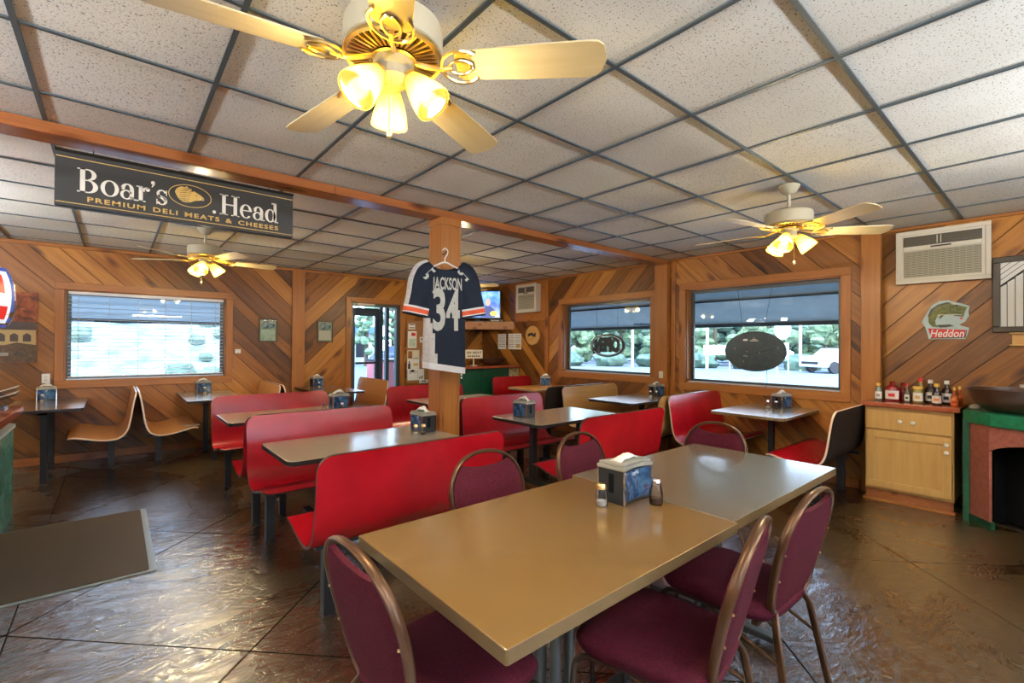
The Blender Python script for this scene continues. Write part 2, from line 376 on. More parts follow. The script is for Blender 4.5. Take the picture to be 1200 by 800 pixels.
# ceiling: grid of T-bars with one tile per bay
cl = MB().box(XL-.2, XR2+.2, YF-.2, YB+.2, H+.05, H+.15).build('ceiling', M['grey']); struct(cl)
PX = [.329+.6155*k for k in range(-6, 10)]; PY = [.575+.6155*k for k in range(-6, 13)]
def bays(P, lo, hi): 
    e = [lo]+[p for p in P if lo+.03 < p < hi-.03]+[hi]; return list(zip(e[:-1], e[1:]))
tm = {}
for x0, x1 in bays(PX, XL, XR2):
    for y0, y1 in bays(PY, YF, YB):
        k = (round(x1-x0, 3), round(y1-y0, 3))
        if k not in tm:
            a, b_ = k[0]/2-.001, k[1]/2-.001
            o = MB().box(-a, a, -b_, b_, 0, .015).build('ceiling_tile', M['tile'], cl); tm[k] = o.data
        else:
            o = bpy.data.objects.new('ceiling_tile', tm[k]); link(o, cl)
        o.location = ((x0+x1)/2, (y0+y1)/2, H+.004+random.uniform(0, .002))
        o.rotation_euler = (random.uniform(-.004, .004), random.uniform(-.004, .004), 0)
bx = MB().box(-.5, .5, -.012, .012, -.004, .0035).box(-.5, .5, -.003, .003, .0035, .03)
for k, x in enumerate([p for p in PX if XL < p < XR2]):
    MB().box(x-.0095, x+.0095, YF, YB, H-.004, H+.0035).build('grid_bar', M['tbar'], cl)
for k, y in enumerate([p for p in PY if YF < p < YB]):
    MB().box(XL, XR2, y-.0095, y+.0095, H-.0035, H+.003).build('grid_bar', M['tbar'], cl)
for px, py in ADDED_PANELS+ADDED_PANELS2:  # bodies for the added fill lights, all out of view
    t = thing('added_fill_fixture', {-1.5: 'added unseen fill light behind the camera, left one', .94: 'added unseen fill light behind the camera, middle one', 3.4: 'added unseen fill light behind the camera, right one'}.get(px, 'added unseen fill light over the serving counter, %s one' % ('nearer' if py < 3 else 'farther')), 'ceiling light', (px, py, 2.11), 0)
    MB().box(-.62, .62, -.15, -.13, -.03, .03).box(-.62, .62, .13, .15, -.03, .03).box(-.62, -.60, -.13, .13, -.03, .03).box(.60, .62, -.13, .13, -.03, .03).build('frame', M['white'], t)
    MB().box(-.60, .60, -.13, .13, -.012, .012).build('diffuser', M['fill_panel_glow'], t)
    for x in (-.5, .5): MB().tube([(x, 0, .012), (x, 0, 2.55-2.11)], .004, 6).build('cable', M['chrome'], t)

def rects(u0, u1, v0, v1, opens):
    """split a rectangle around its openings"""
    us = sorted(set([u0, u1]+[max(u0, min(u1, q)) for o in opens for q in o[:2]])); out = []
    for a, b_ in zip(us[:-1], us[1:]):
        if b_-a < 1e-4: continue
        mid = (a+b_)/2; cuts = sorted([(o[2], o[3]) for o in opens if o[0] < mid < o[1]]); z = v0
        for c0, c1 in cuts:
            if c0 > z+1e-4: out.append((a, b_, z, c0))
            z = c1
        if z < v1-1e-4: out.append((a, b_, z, v1))
    return out
def wall(name, axis, pos, out, u0, u1, opens, segs, backm='backing'):
    """axis 'x': wall runs along X at Y=pos; out = sign of the side away from the room"""
    b = MB()
    for a, c, z0, z1 in rects(u0, u1, -.05, H+.12, opens):
        p0, p1 = sorted((pos, pos+out*TH))
        if axis == 'x': b.box(a, c, p0, p1, z0, z1)
        else: b.box(p0, p1, a, c, z0, z1)
    o = b.build(name, M[backm]); struct(o)
    for (a, c, sgn) in segs:
        ops = [q for q in opens if q[1] > a and q[0] < c]
        rc = rects(a, c, 0, H, ops)
        d = Vector((1, 0, sgn*1)).normalized(); n = Vector((-sgn*1, 0, 1)).normalized()   # (u, -, v)
        ts = [q[0]*n.x+q[1]*n.z for q in ((a, 0), (a, H), (c, 0), (c, H))]; t = min(ts)-random.uniform(0, .15)
        while t < max(ts):
            w = random.choice((.14, .185, .185, .21, .24)); t1 = t+w; m = MB(); n_ = 0
            for (x0, x1, z0, z1) in rc:
                p = [(x0, z0), (x1, z0), (x1, z1), (x0, z1)]
                p = clip(p, n.x, n.z, t1-.0035)
                if len(p) >= 3: p = clip(p, -n.x, -n.z, -(t+.0035))
                if len(p) < 3 or area2(p) < 2e-4: continue
                n_ += 1
                # local frame: x along the plank, y across, z out of the wall
                q = [(x*d.x+z*d.z, x*n.x+z*n.z-t) for x, z in p]
                m.prism(q, 0, .012)
            if n_:
                ob = m.build('plank', M['plank'], o)
                if axis == 'x': ex, ey = Vector((d.x, 0, d.z)), Vector((n.x, 0, n.z)); org = Vector((0, pos, 0))
                else: ex, ey = Vector((0, d.x, d.z)), Vector((0, n.x, n.z)); org = Vector((pos, 0, 0))
                nz = ex.cross(ey)
                inward = Vector((0, -out, 0)) if axis == 'x' else Vector((-out, 0, 0))
                if nz.dot(inward) < 0:
                    for v in ob.data.vertices: v.co.z = -v.co.z
                    ob.data.flip_normals()
                mw = Matrix((ex, ey, nz)).transposed().to_4x4(); mw.translation = org+ey*t
                ob.matrix_local = mw
            t = t1
    return o
wb = wall('wall_back', 'x', YB, 1, XL-TH, XR2, [WIN1, DOOR], [(XL, 2.13, -1), (2.13, XR, 1)])
wr = wall('wall_right', 'y', XR, 1, 1.20, YB+TH, [WIN3, WIN2], [(1.24, 3.47, 1), (3.47, 5.69, -1), (5.69, YB, 1)])
wr2 = wall('wall_right_near', 'y', XR2, 1, YF-TH, 1.22, [], [(YF, 1.22, -1)])
wr2.name = 'wall_right_front'
WINL = [(-1.6, .4, .9, 2.1), (1.6, 3.6, .9, 2.1)]
wl_ = wall('wall_left', 'y', XL, -1, YF-TH, YB, [], [(YF, YB, 1)])
ADDED_WINF = [(-2.4, -.4, .9, 2.1), (.8, 2.9, .9, 2.1)]  # added unseen windows in the front wall, letting daylight in from behind
wf = wall('wall_front', 'x', YF, -1, XL-TH, XR2+TH, ADDED_WINF, [(XL, XR2, 1)])
# jog between the two parts of the right wall
MB().box(XR, XR2+TH, 1.2, 1.22, 0, H).build('trim_8', M['trim_v']); struct(bpy.data.objects['trim_8'])
def trim(name, x0, x1, y0, y1, z0, z1, along='v', bev=.004):
    c = ((x0+x1)/2, (y0+y1)/2, (z0+z1)/2)
    o = MB().box(x0-c[0], x1-c[0], y0-c[1], y1-c[1], z0-c[2], z1-c[2]).build(name, M['beam' if 'baseboard' in name else {'v': 'trim_v', 'x': 'trim', 'y': 'trim_y'}[along]], None, c, bev=bev)
    return struct(o)
trim('baseboard_back', XL, DOOR[0]-.09, YB-.03, YB-.012, 0, .09, 'x')
trim('baseboard_back_2', DOOR[1]+.09, XR, YB-.03, YB-.012, 0, .09, 'x').name = 'baseboard_right_of_door'
trim('baseboard_right', XR-.03, XR-.012, 1.3, YB-.03, 0, .09, 'y')
trim('baseboard_front', XR2-.03, XR2-.012, YF, 1.2, 0, .09, 'y')
trim('trim_1', 2.04, 2.22, YB-.055, YB-.012, 0, H-.035, 'v')
trim('trim_2', XR-.05, XR-.012, 5.66, 5.73, 0, H-.035, 'v')
trim('trim_3', XR-.09, XR-.012, 3.385, 3.575, 0, H-.065, 'v')
trim('trim_4', XR-.06, XR+.02, 1.13, 1.285, 0, H-.035, 'v')
trim('trim_5', XL, XR-.012, YB-.035, YB-.012, H-.045, H-.006, 'x')
trim('trim_6', XR-.035, XR-.012, 1.285, YB-.035, H-.03, H-.006, 'y')
trim('trim_7', XR2-.035, XR2-.012, YF, 1.12, H-.03, H-.006, 'y')
trim('trim_9', XR-.03, XR-.012, 3.30, 3.36, 0, H-.03, 'v')

def window(name, axis, pos, out, op, sill=True, tw=.085):
    u0, u1, z0, z1 = op
    root = bpy.data.objects.new(name, None); link(root); struct(root)
    def B(a, b_, c0, c1, y0, y1):      # u-range, z-range, depth (0 = wall face, + into wall)
        m = MB(); p = sorted((pos+out*y0, pos+out*y1))
        if axis == 'x': m.box(a, b_, p[0], p[1], c0, c1)
        else: m.box(p[0], p[1], a, b_, c0, c1)
        return m
    hm = M['trim'] if axis == 'x' else M['trim_y']
    for q in ((u0-tw, u1+tw, z1, z1+tw, hm), (u0-tw, u1+tw, z0-tw, z0, hm), (u0-tw, u0, z0, z1, M['trim_v']), (u1, u1+tw, z0, z1, M['trim_v'])):
        B(q[0], q[1], q[2], q[3], -.034, 0).build('casing', q[4], root, bev=.005)
    for q in ((u0, u1, z1-.012, z1, hm), (u0, u1, z0, z0+.012, hm), (u0, u0+.012, z0, z1, M['trim_v']), (u1-.012, u1, z0, z1, M['trim_v'])):
        B(q[0], q[1], q[2], q[3], 0, .10).build('reveal', q[4], root)
    a, b_, c, d = u0+.012, u1-.012, z0+.012, z1-.012
    fm = MB()
    for q in ((a, b_, d-.04, d), (a, b_, c, c+.04), (a, a+.04, c+.04, d-.04), (b_-.04, b_, c+.04, d-.04)):
        t_ = B(*q, .095, .125); fm.add(t_.v, t_.f)
    fm.build('window_frame', M['alu'], root)
    B(a+.04, b_-.04, c+.04, d-.04, .108, .113).build('pane', M['glass'], root)
    B(a+.002, b_-.002, c, c+.012, .02, .095).build('sill', M['alu_light'], root)
    return root
window('window_1', 'x', YB, 1, WIN1)
window('window_2', 'y', XR, 1, WIN2)
window('window_3', 'y', XR, 1, WIN3)
window('added_window_4', 'x', YF, -1, ADDED_WINF[0])  # this window and the next are added for their daylight, out of view
window('added_window_5', 'x', YF, -1, ADDED_WINF[1])

# door with a glazed vestibule behind it
dr = bpy.data.objects.new('door_1', None); link(dr); struct(dr)
u0, u1, z0, z1 = DOOR
MB().box(u0-.085, u0, YB-.035, YB+.0, 0, z1+.085).build('door_casing', M['trim_v'], dr, bev=.005)
MB().box(u1, u1+.085, YB-.035, YB+.0, 0, z1+.085).build('door_casing', M['trim_v'], dr, bev=.005)
MB().box(u0, u1, YB-.035, YB, z1, z1+.085).build('door_casing', M['trim'], dr, bev=.005)
MB().box(u0, u0+.05, YB+.02, YB+.10, 0, z1).box(u1-.05, u1, YB+.02, YB+.10, 0, z1).box(u0+.05, u1-.05, YB+.02, YB+.10, z1-.05, z1).box(u0+.05, u1-.05, YB+.02, YB+.10, 0, .10).build('door_frame', M['alu'], dr)
MB().box(u0+.05, u1-.05, YB+.055, YB+.06, .10, z1-.05).build('pane', M['glass'], dr)
MB().box(u0+.12, u0+.42, YB+.0, YB+.05, z1-.035, z1-.005).build('door_closer', M['ac'], dr)

# ------------------------------------------------------------------ floor mat
t = thing('floor_mat', 'brown ribbed floor mat with grey rubber edge on the left floor', 'mat', (-.42, 4.315, .001))
MB().prism(rrect(-.60, .595, -.675, .675, .02), .002, .011).build('mat_pile', M['mat_brown'], t)
MB().prism(rrect(-.63, .632, -.70, .70, .02), 0, .005).build('rubber_edge', M['rubber'], t)

# ------------------------------------------------------------------ booths
PROF = spline([(0, .868), (.018, .78), (.036, .66), (.05, .56), (.068, .48), (.105, .42), (.16, .392), (.23, .388), (.32, .402), (.41, .426), (.47, .440), (.515, .438), (.54, .425)], 4)
def shell(w, T_=.016):
    """bent plywood bench shell: w half length; back top at y=0, faces +y"""
    s = [0]
    for a, b_ in zip(PROF[:-1], PROF[1:]): s.append(s[-1]+(b_-a).length)
    Lg = s[-1]
    rows = []
    extra = []
    def hw(q, r0=.075, r1=.055):
        if q < r0: return w-r0+math.sqrt(max(0, r0*r0-(r0-q)**2))
        if q > Lg-r1: k = q-(Lg-r1); return w-r1+math.sqrt(max(0, r1*r1-k*k))
        return w
    ss = sorted(set([0, .004, .012, .025, .045, .075]+s[3:-3]+[Lg-.055, Lg-.03, Lg-.014, Lg-.005, Lg]))
    def at(q):
        for i in range(len(s)-1):
            if q <= s[i+1]+1e-9:
                t = (q-s[i])/(s[i+1]-s[i]); return PROF[i].lerp(PROF[i+1], t), (PROF[i+1]-PROF[i]).normalized()
        return PROF[-1], (PROF[-1]-PROF[-2]).normalized()
    nc = 8; A = []; B = []
    for q in ss:
        p, tg = at(q); nrm = Vector((-tg.y, tg.x))      # points to the inside (sitter's side) or not, fixed below
        h = hw(q)
        for k in range(nc+1):
            x = -h+2*h*k/nc
            A.append((x, p.x, p.y)); B.append((x, p.x-nrm.x*T_, p.y-nrm.y*T_))
    R = len(ss); c = nc+1; m = MB(); fa = []; fb = []; fe = []; o = R*c
    for i in range(R-1):
        for k in range(nc):
            q = (i*c+k, (i+1)*c+k, (i+1)*c+k+1, i*c+k+1); fa.append(q); fb.append(tuple(x+o for x in q[::-1]))
        fe.append((i*c, i*c+o, (i+1)*c+o, (i+1)*c)); fe.append((i*c+nc, (i+1)*c+nc, (i+1)*c+nc+o, i*c+nc+o))
    for k in range(nc):
        fe.append((k, k+1, k+1+o, k+o)); j = (R-1)*c+k; fe.append((j, j+o, j+1+o, j+1))
    m.v = A+B
    for fl_, mi, smo in ((fa, 0, True), (fb, 1, True), (fe, 2, False)):
        for f in fl_: m.f.append(list(f)); m.m.append(mi); m.sm.append(smo)
    return m
def booth(label, cx, cy, rz, w=.57, inner='red', outer='red', edge='dark_edge', group='booth benches', legs=(-.45, .45), feet=True):
    t = thing('booth_bench', label, 'bench', (cx, cy, 0), rz, group)
    shell(w).build('seat_shell', [M[inner], M[outer], M[edge]], t, sharp=50)
    for x in legs:
        m = MB().box(x-.028, x+.028, .165, .225, .0, .372)
        if feet: m.box(x-.035, x+.035, .155, .235, 0, .008)
        m.build('leg', M['black_metal'], t, bev=.003)
    MB().box(-w+.05, w-.05, .17, .22, .352, .372).box(-w+.10, -w+.14, .06, .42, .362, .385).box(w-.14, w-.10, .06, .42, .362, .385).build('seat_rail', M['black_metal'], t)
    for x in legs:
        MB().lathe([(.006, -.004), (.006, 0), (.001, .003)], 8, (x, .20, .402)).build('bolt', M['chrome'], t)
    return t
def table(label, x0, x1, y0, y1, top, edge, posts, group, r=.05, rail=None, z=.75, name='booth_table', plate=True):
    cx, cy = (x0+x1)/2, (y0+y1)/2
    t = thing(name, label, 'table', (cx, cy, 0), 0, group)
    a, b_ = (x1-x0)/2, (y1-y0)/2
    MB().prism(rrect(-a, a, -b_, b_, r), z-.028, z, 0, side=1).build('table_top', [M[top], M[edge]], t, bev=.003)
    for (px, py) in posts:
        zb = 0 if rail is None else .20
        MB().box(px-.026, px+.026, py-.026, py+.026, zb, z-.045).build('post', M['black_metal'], t, bev=.003)
    m = MB()
    for (px, py) in posts: m.box(px-.03, px+.03, -b_+.08, b_-.08, z-.06, z-.028)
    m.box(min(p[0] for p in posts)-.03, max(p[0] for p in posts)+.03, -.03, .03, z-.048, z-.028)
    m.build('top_bracket', M['black_metal'], t)
    if rail:
        for (px, py) in posts:
            MB().box(px-.025, px+.025, -rail, rail, .165, .205).box(px-.024, px+.024, -rail, -rail+.05, 0, .165).box(px-.024, px+.024, rail-.05, rail, 0, .165).build('floor_rail', M['black_metal'], t)
    return t
GA = 'red booth benches in the middle of the room'
RT = [(-.22, 0), (.30, 0)]
c1, c2, hf = 3.07, 4.70, .79
XA, XB = 1.305, 3.17
booth('red booth bench seen from behind, nearest the near tan table', XA, c1-hf, 0, group=GA)
booth('red booth bench facing the camera behind the first beige table left of the post', XA, c1+hf, PI, group=GA)
booth('mostly hidden red booth bench whose seat tip carries a pale card, left row', XA, c2-hf-.005, 0, group=GA)
booth('farthest red booth bench of the left row, facing the camera behind the second beige table', XA, c2+hf, PI, group=GA)
booth('red booth bench seen from behind, beyond the napkin dispenser of the near tan table', XB-.02, c1-hf, 0, w=.55, group=GA)
booth('red booth bench facing the camera just right of the wooden post', XB, c1+hf, PI, w=.55, group=GA)
booth('red booth bench almost hidden behind the bench right of the wooden post', XB, c2-hf-.005, 0, w=.55, group=GA)
booth('far red booth bench whose back shows left of the post under the pinned papers', XB, c2+hf, PI, w=.57, group=GA)
GT = 'beige topped booth tables in the middle of the room'
table('beige booth table with black edge, nearest one left of the post', .73, 1.88, c1-.33, c1+.32, 'top_beige', 'top_edge', RT, GT, rail=.55)
table('beige booth table with black edge in the far left red booth', .71, 1.86, c2-.33, c2+.32, 'top_beige', 'top_edge', RT, GT, rail=.55)
table('beige booth table with black edge between the red benches right of the post', 2.63, 3.70, c1-.33, c1+.33, 'top_beige', 'top_edge', [(-.30, 0), (.32, 0)], GT, rail=.55)
table('beige booth table with black edge behind the wooden post', 2.62, 3.74, c2-.33, c2+.33, 'top_beige', 'top_edge', RT, GT, rail=.55)
# window row along the right wall
GW = 'booth benches along the right windows'
booth('red seat booth bench with dark brown back, beside the oak cabinet', 5.07, 1.222, 0, inner='red', outer='brown_lam', edge='ply_edge', group=GW, legs=(-.30, .40))
booth('bright red bench facing the camera under the window with the round board', 5.07, 2.72, PI, inner='red', outer='brown_lam', edge='ply_edge', group=GW, legs=(-.40, .30))
booth('tan booth bench seen from behind in the gap left of the bright red window bench', 4.98, 2.78, 0, inner='tan_ply', outer='tan_ply', edge='dark_edge', group=GW, legs=(-.40, .40))
booth('tan booth bench facing the camera under the window with the oval neon sign', 4.93, 4.15, PI, inner='tan_ply', outer='brown_lam', edge='dark_edge', group=GW, legs=(-.40, .40))
booth('dark brown booth back standing left of the tan bench under the oval neon sign', 4.80, 4.27, 0, w=.60, inner='tan_ply', outer='brown_lam', edge='dark_edge', group=GW, legs=(-.40, .40))
booth('small far red booth bench before the green cabinet', 5.20, 6.12, PI, w=.43, inner='red', outer='brown_lam', edge='dark_edge', group=GW, legs=(-.30, .30))
GV = 'tables under the right windows'
table('pale window table with wooden edge between the two bright red benches', 4.60, 5.62, 1.63, 2.33, 'top_beige', 'trim_edge' if 'trim_edge' in M else 'top_edge_tan', [(.15, 0)], GV, r=.07)
table('pale window table with dark edge beside the tan bench, reflecting the sky', 4.43, 5.60, 3.13, 3.80, 'top_beige', 'top_edge', [(.1, 0)], GV, r=.07)
table('tan wood topped table beyond the dark brown booth back', 4.63, 5.62, 4.90, 5.60, 'tan_wall', 'top_edge_tan', [(.1, 0)], GV, r=.10)
# wall row along the back wall: benches face +-X
GB = 'orange tan benches along the back wall'
hb = .70
def wbench(label, xc, face, y0=6.46, y1=7.55, outer='brown_lam'):
    rz = -PI/2 if face > 0 else PI/2
    return booth(label, xc, (y0+y1)/2, rz, w=(y1-y0)/2, inner='tan_wall', outer=outer, edge='ply_edge', group=GB, legs=(0,))
wbench('orange tan wall bench facing left beside the leftmost wall table', .175, -1)
wbench('orange tan wall bench with a pale card on its seat, under the blind window', .215, 1)
wbench('tan wall bench half hidden by the far left red booth, facing left', 1.615, -1)
wbench('tan wall bench back hidden behind the far left red booth, facing right', 1.665, 1)
wbench('tan bench in front of the glass door, facing left', 3.09, -1)
GC = 'wall tables along the back wall'
def wtable(label, xc, y0=6.32, top='top_tan', edge='top_edge'):
    return table(label, xc-.30, xc+.30, y0, 7.555, top, edge, [(0, -.35), (0, .35)], GC, r=.03)
wtable('leftmost wall table below the left edge of the blind window', -.53)
wtable('wall table below the right end of the blind window', .92, top='top_beige')
wtable('wall table under the small framed picture left of the door', 2.38)
for (x, y, z, l) in ((.70, 6.62, .434, 'pale card lying on the seat of the orange bench below the blind window'), (.95, 4.39, .432, 'pale card lying on the red seat tip between the two left booth benches')):
    o = MB().box(-.07, .07, -.05, .05, 0, .004).build('seat_card', M['paper2'], None, (x, y, z+.004), bev=.001); tag(o, l, 'card'); o.rotation_euler = (0, 0, .2)

# ------------------------------------------------------------------ big front tables
def front_table(label, x0, x1, y0, y1, tilt=0, top='top_tan'):
    cx, cy = (x0+x1)/2, (y0+y1)/2; a, b_ = (x1-x0)/2, (y1-y0)/2
    t = thing('dining_table', label, 'table', (cx, cy, 0), tilt, 'two tan dining tables pushed together')
    MB().prism(rrect(-a, a, -b_, b_, .006, 2), .713, .75, 0, side=1).build('table_top', [M[top], M['top_edge_tan']], t, bev=.0025)
    for s in (-1,):
        m = MB()
        for dx, dy in ((-.035, -.035), (.035, -.035), (-.035, .035), (.035, .035)):
            m.lathe([(.021, .05), (.021, .70)], 12, (dx, dy, 0))
        m.build('column', M['alu'], t)
        MB().box(-.20, .20, -.20, .20, .693, .713).build('top_plate', M['black_metal'], t)
        for ang, ln in ((0, .42), (PI/2, .33)):
            mm = MB().cbox((0, 0, .035), (ln*2, .06, .03), 0, RZ(ang).to_3x3()); mm.build('foot', M['alu'], t, bev=.006)
    return t
front_table('near tan dining table in the foreground with the picture napkin dispenser', .640, 1.757, .772, 1.558, .006)
front_table('second tan dining table joined behind the near one, reflecting window light', 1.762, 2.968, .790, 1.603, 0, 'top_grey')

# ------------------------------------------------------------------ banquet chairs
def chair_parts(t):
    # seat cushion: superellipse
    m = MB(); n = 28; vs = []; rings = [(0, -.036), (.80, -.034), (.955, -.022), (1, 0), (.985, .018), (.93, .030), (.80, .037), (.5, .043), (0, .045)]
    for s_, z in rings:
        for k in range(n):
            a = 2*PI*k/n; cx, sy = math.cos(a), math.sin(a)
            x = math.copysign(abs(cx)**.42, cx)*.225*s_; y = math.copysign(abs(sy)**.42, sy)*.225*s_
            x *= 1-.10*(.225-y)/.45 if y < .1 else 1
            zz = z-(.02*max(0, (y-.12)/.105)**2 if z > 0 else 0)
            vs.append((x, y, .452+zz))
    fs = []
    for i in range(len(rings)-1):
        for k in range(n): fs.append((i*n+k, i*n+(k+1) % n, (i+1)*n+(k+1) % n, (i+1)*n+k))
    m.add(vs, fs, 0, True); m.build('seat', M['fabric'], t, sharp=180)
    # back frame: tall arch tapering downward, leaning back
    def yb(z): return -.205-.10*((z-.45)/.43)**1.15 if z > .45 else -.205
    half = [(.118, .455), (.150, .478), (.172, .53), (.19, .60), (.203, .68), (.200, .75), (.172, .815), (.122, .862), (.062, .884), (0, .890)]
    path = [(-x, z) for x, z in half]+[(x, z) for x, z in half[::-1][1:]]
    pts = spline([(x, yb(z), z) for x, z in path], 4)
    MB().tube(pts, 0, 10, 0, flat=(.009, .014, (0, 1, 0))).build('back_frame', M['bronze'], t)
    # pad inside the arch with a scooped top, leaving the hand hole
    def inner(z):
        for (x0, z0), (x1, z1) in zip(half[:-1], half[1:]):
            if z0 <= z <= z1: return x0+(x1-x0)*(z-z0)/(z1-z0)-.008
        return 0
    m = MB(); cols = 15; rows = 11; F = []; K = []
    for i in range(rows):
        for k in range(cols):
            u = -1+2*k/(cols-1)
            zt = .822+.022*abs(u)**2.2
            z = .458+(zt-.458)*i/(rows-1); w = inner(z); x = w*u
            e = min(1, 5*(1-abs(u)))*min(1, 4*i/(rows-1))*min(1, 5*(1-i/(rows-1)))
            b_ = .010+.014*math.sqrt(max(0, e))
            F.append((x, yb(z)+b_, z)); K.append((x, yb(z)-b_*.8, z))
    o = rows*cols; m.v = F+K
    def add(f, mi=0, smo=True): m.f.append(list(f)); m.m.append(mi); m.sm.append(smo)
    for i in range(rows-1):
        for k in range(cols-1):
            q = (i*cols+k, (i+1)*cols+k, (i+1)*cols+k+1, i*cols+k+1); add(q); add([x+o for x in q[::-1]])
        add((i*cols, i*cols+o, (i+1)*cols+o, (i+1)*cols)); k = i*cols+cols-1; add((k, k+cols, k+cols+o, k+o))
    for k in range(cols-1):
        add((k, k+1, k+1+o, k+o)); j = (rows-1)*cols+k; add((j, j+o, j+1+o, j+1))
    m.build('back_pad', M['fabric'], t, sharp=60)
    for s_ in (-1, 1):
        MB().tube(spline([(s_*.165, -.13, .415), (s_*.185, .12, .412), (s_*.193, .185, .395), (s_*.198, .205, .33), (s_*.20, .215, .01)], 5), .0105, 8).build('leg', M['leg_dark'], t)
        MB().tube([(s_*.118, -.205, .46), (s_*.150, -.225, .41), (s_*.195, -.30, .01)], .0105, 8, flat=(.009, .014, (0, 1, 0))).build('leg', M['bronze'], t)
        MB().tube([(s_*.165, -.24, .30), (s_*.175, .02, .405)], .007, 6).build('brace', M['bronze'], t)
        for y_, z_ in ((.216, .008), (-.302, .008)):
            MB().lathe([(.014, -.008), (.014, .012), (.011, .018)], 10, (s_*(.20 if y_ > 0 else .196), y_, z_)).build('foot_cap', M['black'], t)
    MB().box(-.17, .17, -.17, -.15, .405, .418).build('seat_bar', M['bronze'], t); MB().box(-.18, .18, .12, .14, .402, .416).build('seat_bar', M['bronze'], t)
    for x, z in ((.186, .60), (-.186, .60), (.198, .70), (-.198, .70)):
        MB().lathe([(.004, -.002), (.004, .001), (.001, .003)], 8, (x, yb(z)-.016, z), RX(PI/2).to_3x3()).build('rivet', M['brass'], t)
GCh = 'burgundy banquet chairs around the tan tables'
ch0 = thing('banquet_chair', 'burgundy banquet chair at the near left end of the tan tables, in the foreground', 'chair', (.765, 1.195, 0), -PI/2+.05, GCh)
chair_parts(ch0)
dup(ch0, (1.375, .865, 0), .20, 'burgundy banquet chair on the near side of the tan tables, left of the pair')
dup(ch0, (1.925, .870, 0), -.03, 'rightmost burgundy banquet chair, on the near side of the second tan table')
dup(ch0, (1.345, 1.50, 0), PI-.05, 'burgundy banquet chair across the tan table, before the nearest red bench back')
dup(ch0, (2.07, 1.53, 0), PI+.04, 'burgundy banquet chair across the tan table, just left of the picture napkin dispenser')
dup(ch0, (2.765, 1.485, 0), PI/2+.03, 'burgundy banquet chair at the far end of the tan tables, only its arched top showing')

# ------------------------------------------------------------------ table ware
def text(s, size, m, parent, mat_=None, name='lettering', align='CENTER', extrude=.0006, bold=0, shear=0, xs=1, spacing=1, mirror=False):
    cu = bpy.data.curves.new(name, 'FONT'); cu.body = s; cu.size = size; cu.align_x = align; cu.align_y = 'CENTER'; cu.extrude = extrude; cu.offset = bold; cu.shear = shear; cu.space_character = spacing
    cu.resolution_u = 3
    o = bpy.data.objects.new('tmp', cu); C.objects.link(o); dg = bpy.context.evaluated_depsgraph_get()
    me = bpy.data.meshes.new_from_object(o.evaluated_get(dg)); C.objects.unlink(o); bpy.data.objects.remove(o)
    me.materials.clear(); me.materials.append(mat_); me.transform(m @ Matrix.Diagonal((-xs if mirror else xs, 1, 1, 1)))
    if mirror: me.flip_normals()
    me.name = name; ob = bpy.data.objects.new(name, me); link(ob, parent); return ob
def facing(x, y, z, a=0):          # text lying in XY -> upright, reading from -Y side, turned by a
    return T(x, y, z) @ RZ(a) @ RX(PI/2)
pic = mat('dispenser_picture', (.05, .12, .22), .18); N, L, b = nodes(pic)
tc = N.new('ShaderNodeTexCoord'); n = N.new('ShaderNodeTexNoise'); n.inputs['Scale'].default_value = 13; n.inputs['Detail'].default_value = 4; n.inputs['Distortion'].default_value = 1; L.new(tc.outputs['Object'], n.inputs['Vector'])
r = ramp(N, [(.28, (.008, .02, .05)), (.42, (.02, .06, .14)), (.52, (.06, .15, .26)), (.60, (.05, .03, .08)), (.76, (.35, .45, .58))]); L.new(n.outputs[0], r.inputs[0]); L.new(r.outputs[0], b.inputs['Base Color'])
M['picture'] = pic
def dispenser_parts(t, w=.20, d=.135, h=.165, napkin=1.0, lid='lid', pict='picture'):
    def foot(wd, dp, bow, z):      # concave +-y faces
        p = []
        for k in range(9):
            u = -1+2*k/8; p.append((u*wd/2, -dp/2+bow*(1-u*u)))
        for k in range(9):
            u = 1-2*k/8; p.append((u*wd/2, dp/2-bow*(1-u*u)))
        return p
    MB().prism(foot(w*.97, d*.97, .016, 0), 0, h-.028, 0).build('case', M['black'], t)
    MB().prism(foot(w*1.03, d*1.05, .018, 0), h-.028, h-.012).prism(foot(w*.96, d*.95, .018, 0), h-.012, h).build('lid', M[lid], t, bev=.003)
    for s_ in (-1, 1):
        m = MB(); vs = []
        for k in range(9):
            u = -1+2*k/8
            for z in (.012, h-.034):
                vs.append((u*w*.46, s_*(d*.485+.0015-.016*(1-u*u)), z))
        fs = [(2*k, 2*k+2, 2*k+3, 2*k+1) for k in range(8)]
        m.add(vs, fs, 0, True); m.build('picture_panel', M[pict], t)
        m = MB()
        for sx_ in (-1, 1): MB().box(sx_*w*.475-.004, sx_*w*.475+.004, s_*d*.485-.002, s_*d*.485+.004, .004, h-.03).build('side_rim', M['chrome'], t)
    MB().box(w*.485, w*.485+.002, -.012, .012, h*.25, h*.72).box(-w*.485-.002, -w*.485, -.012, .012, h*.25, h*.72).build('slot', M['dark_in'], t)
    if napkin:
        m = MB(); cols = 9; vs = []
        for i in range(5):
            for k in range(cols):
                u = -1+2*k/(cols-1); v = -1+i/2
                vs.append((u*w*.36, v*.022*(1-.3*u), h+.001+napkin*.032*(1-u*u)*(1-.6*v*v)+.004*math.sin(5*u+v*2)))
        fs = [(i*cols+k, i*cols+k+1, (i+1)*cols+k+1, (i+1)*cols+k) for i in range(4) for k in range(cols-1)]
        m.add(vs, fs, 0, True); o = m.build('napkin', M['tissue'], t); sm = o.modifiers.new('thick', 'SOLIDIFY'); sm.thickness = .006
GD = 'napkin dispensers on the tables'
d0 = thing('napkin_dispenser', 'large napkin dispenser with a blue picture panel on the near tan table', 'napkin dispenser', (1.672, 1.215, .751), .02, GD)
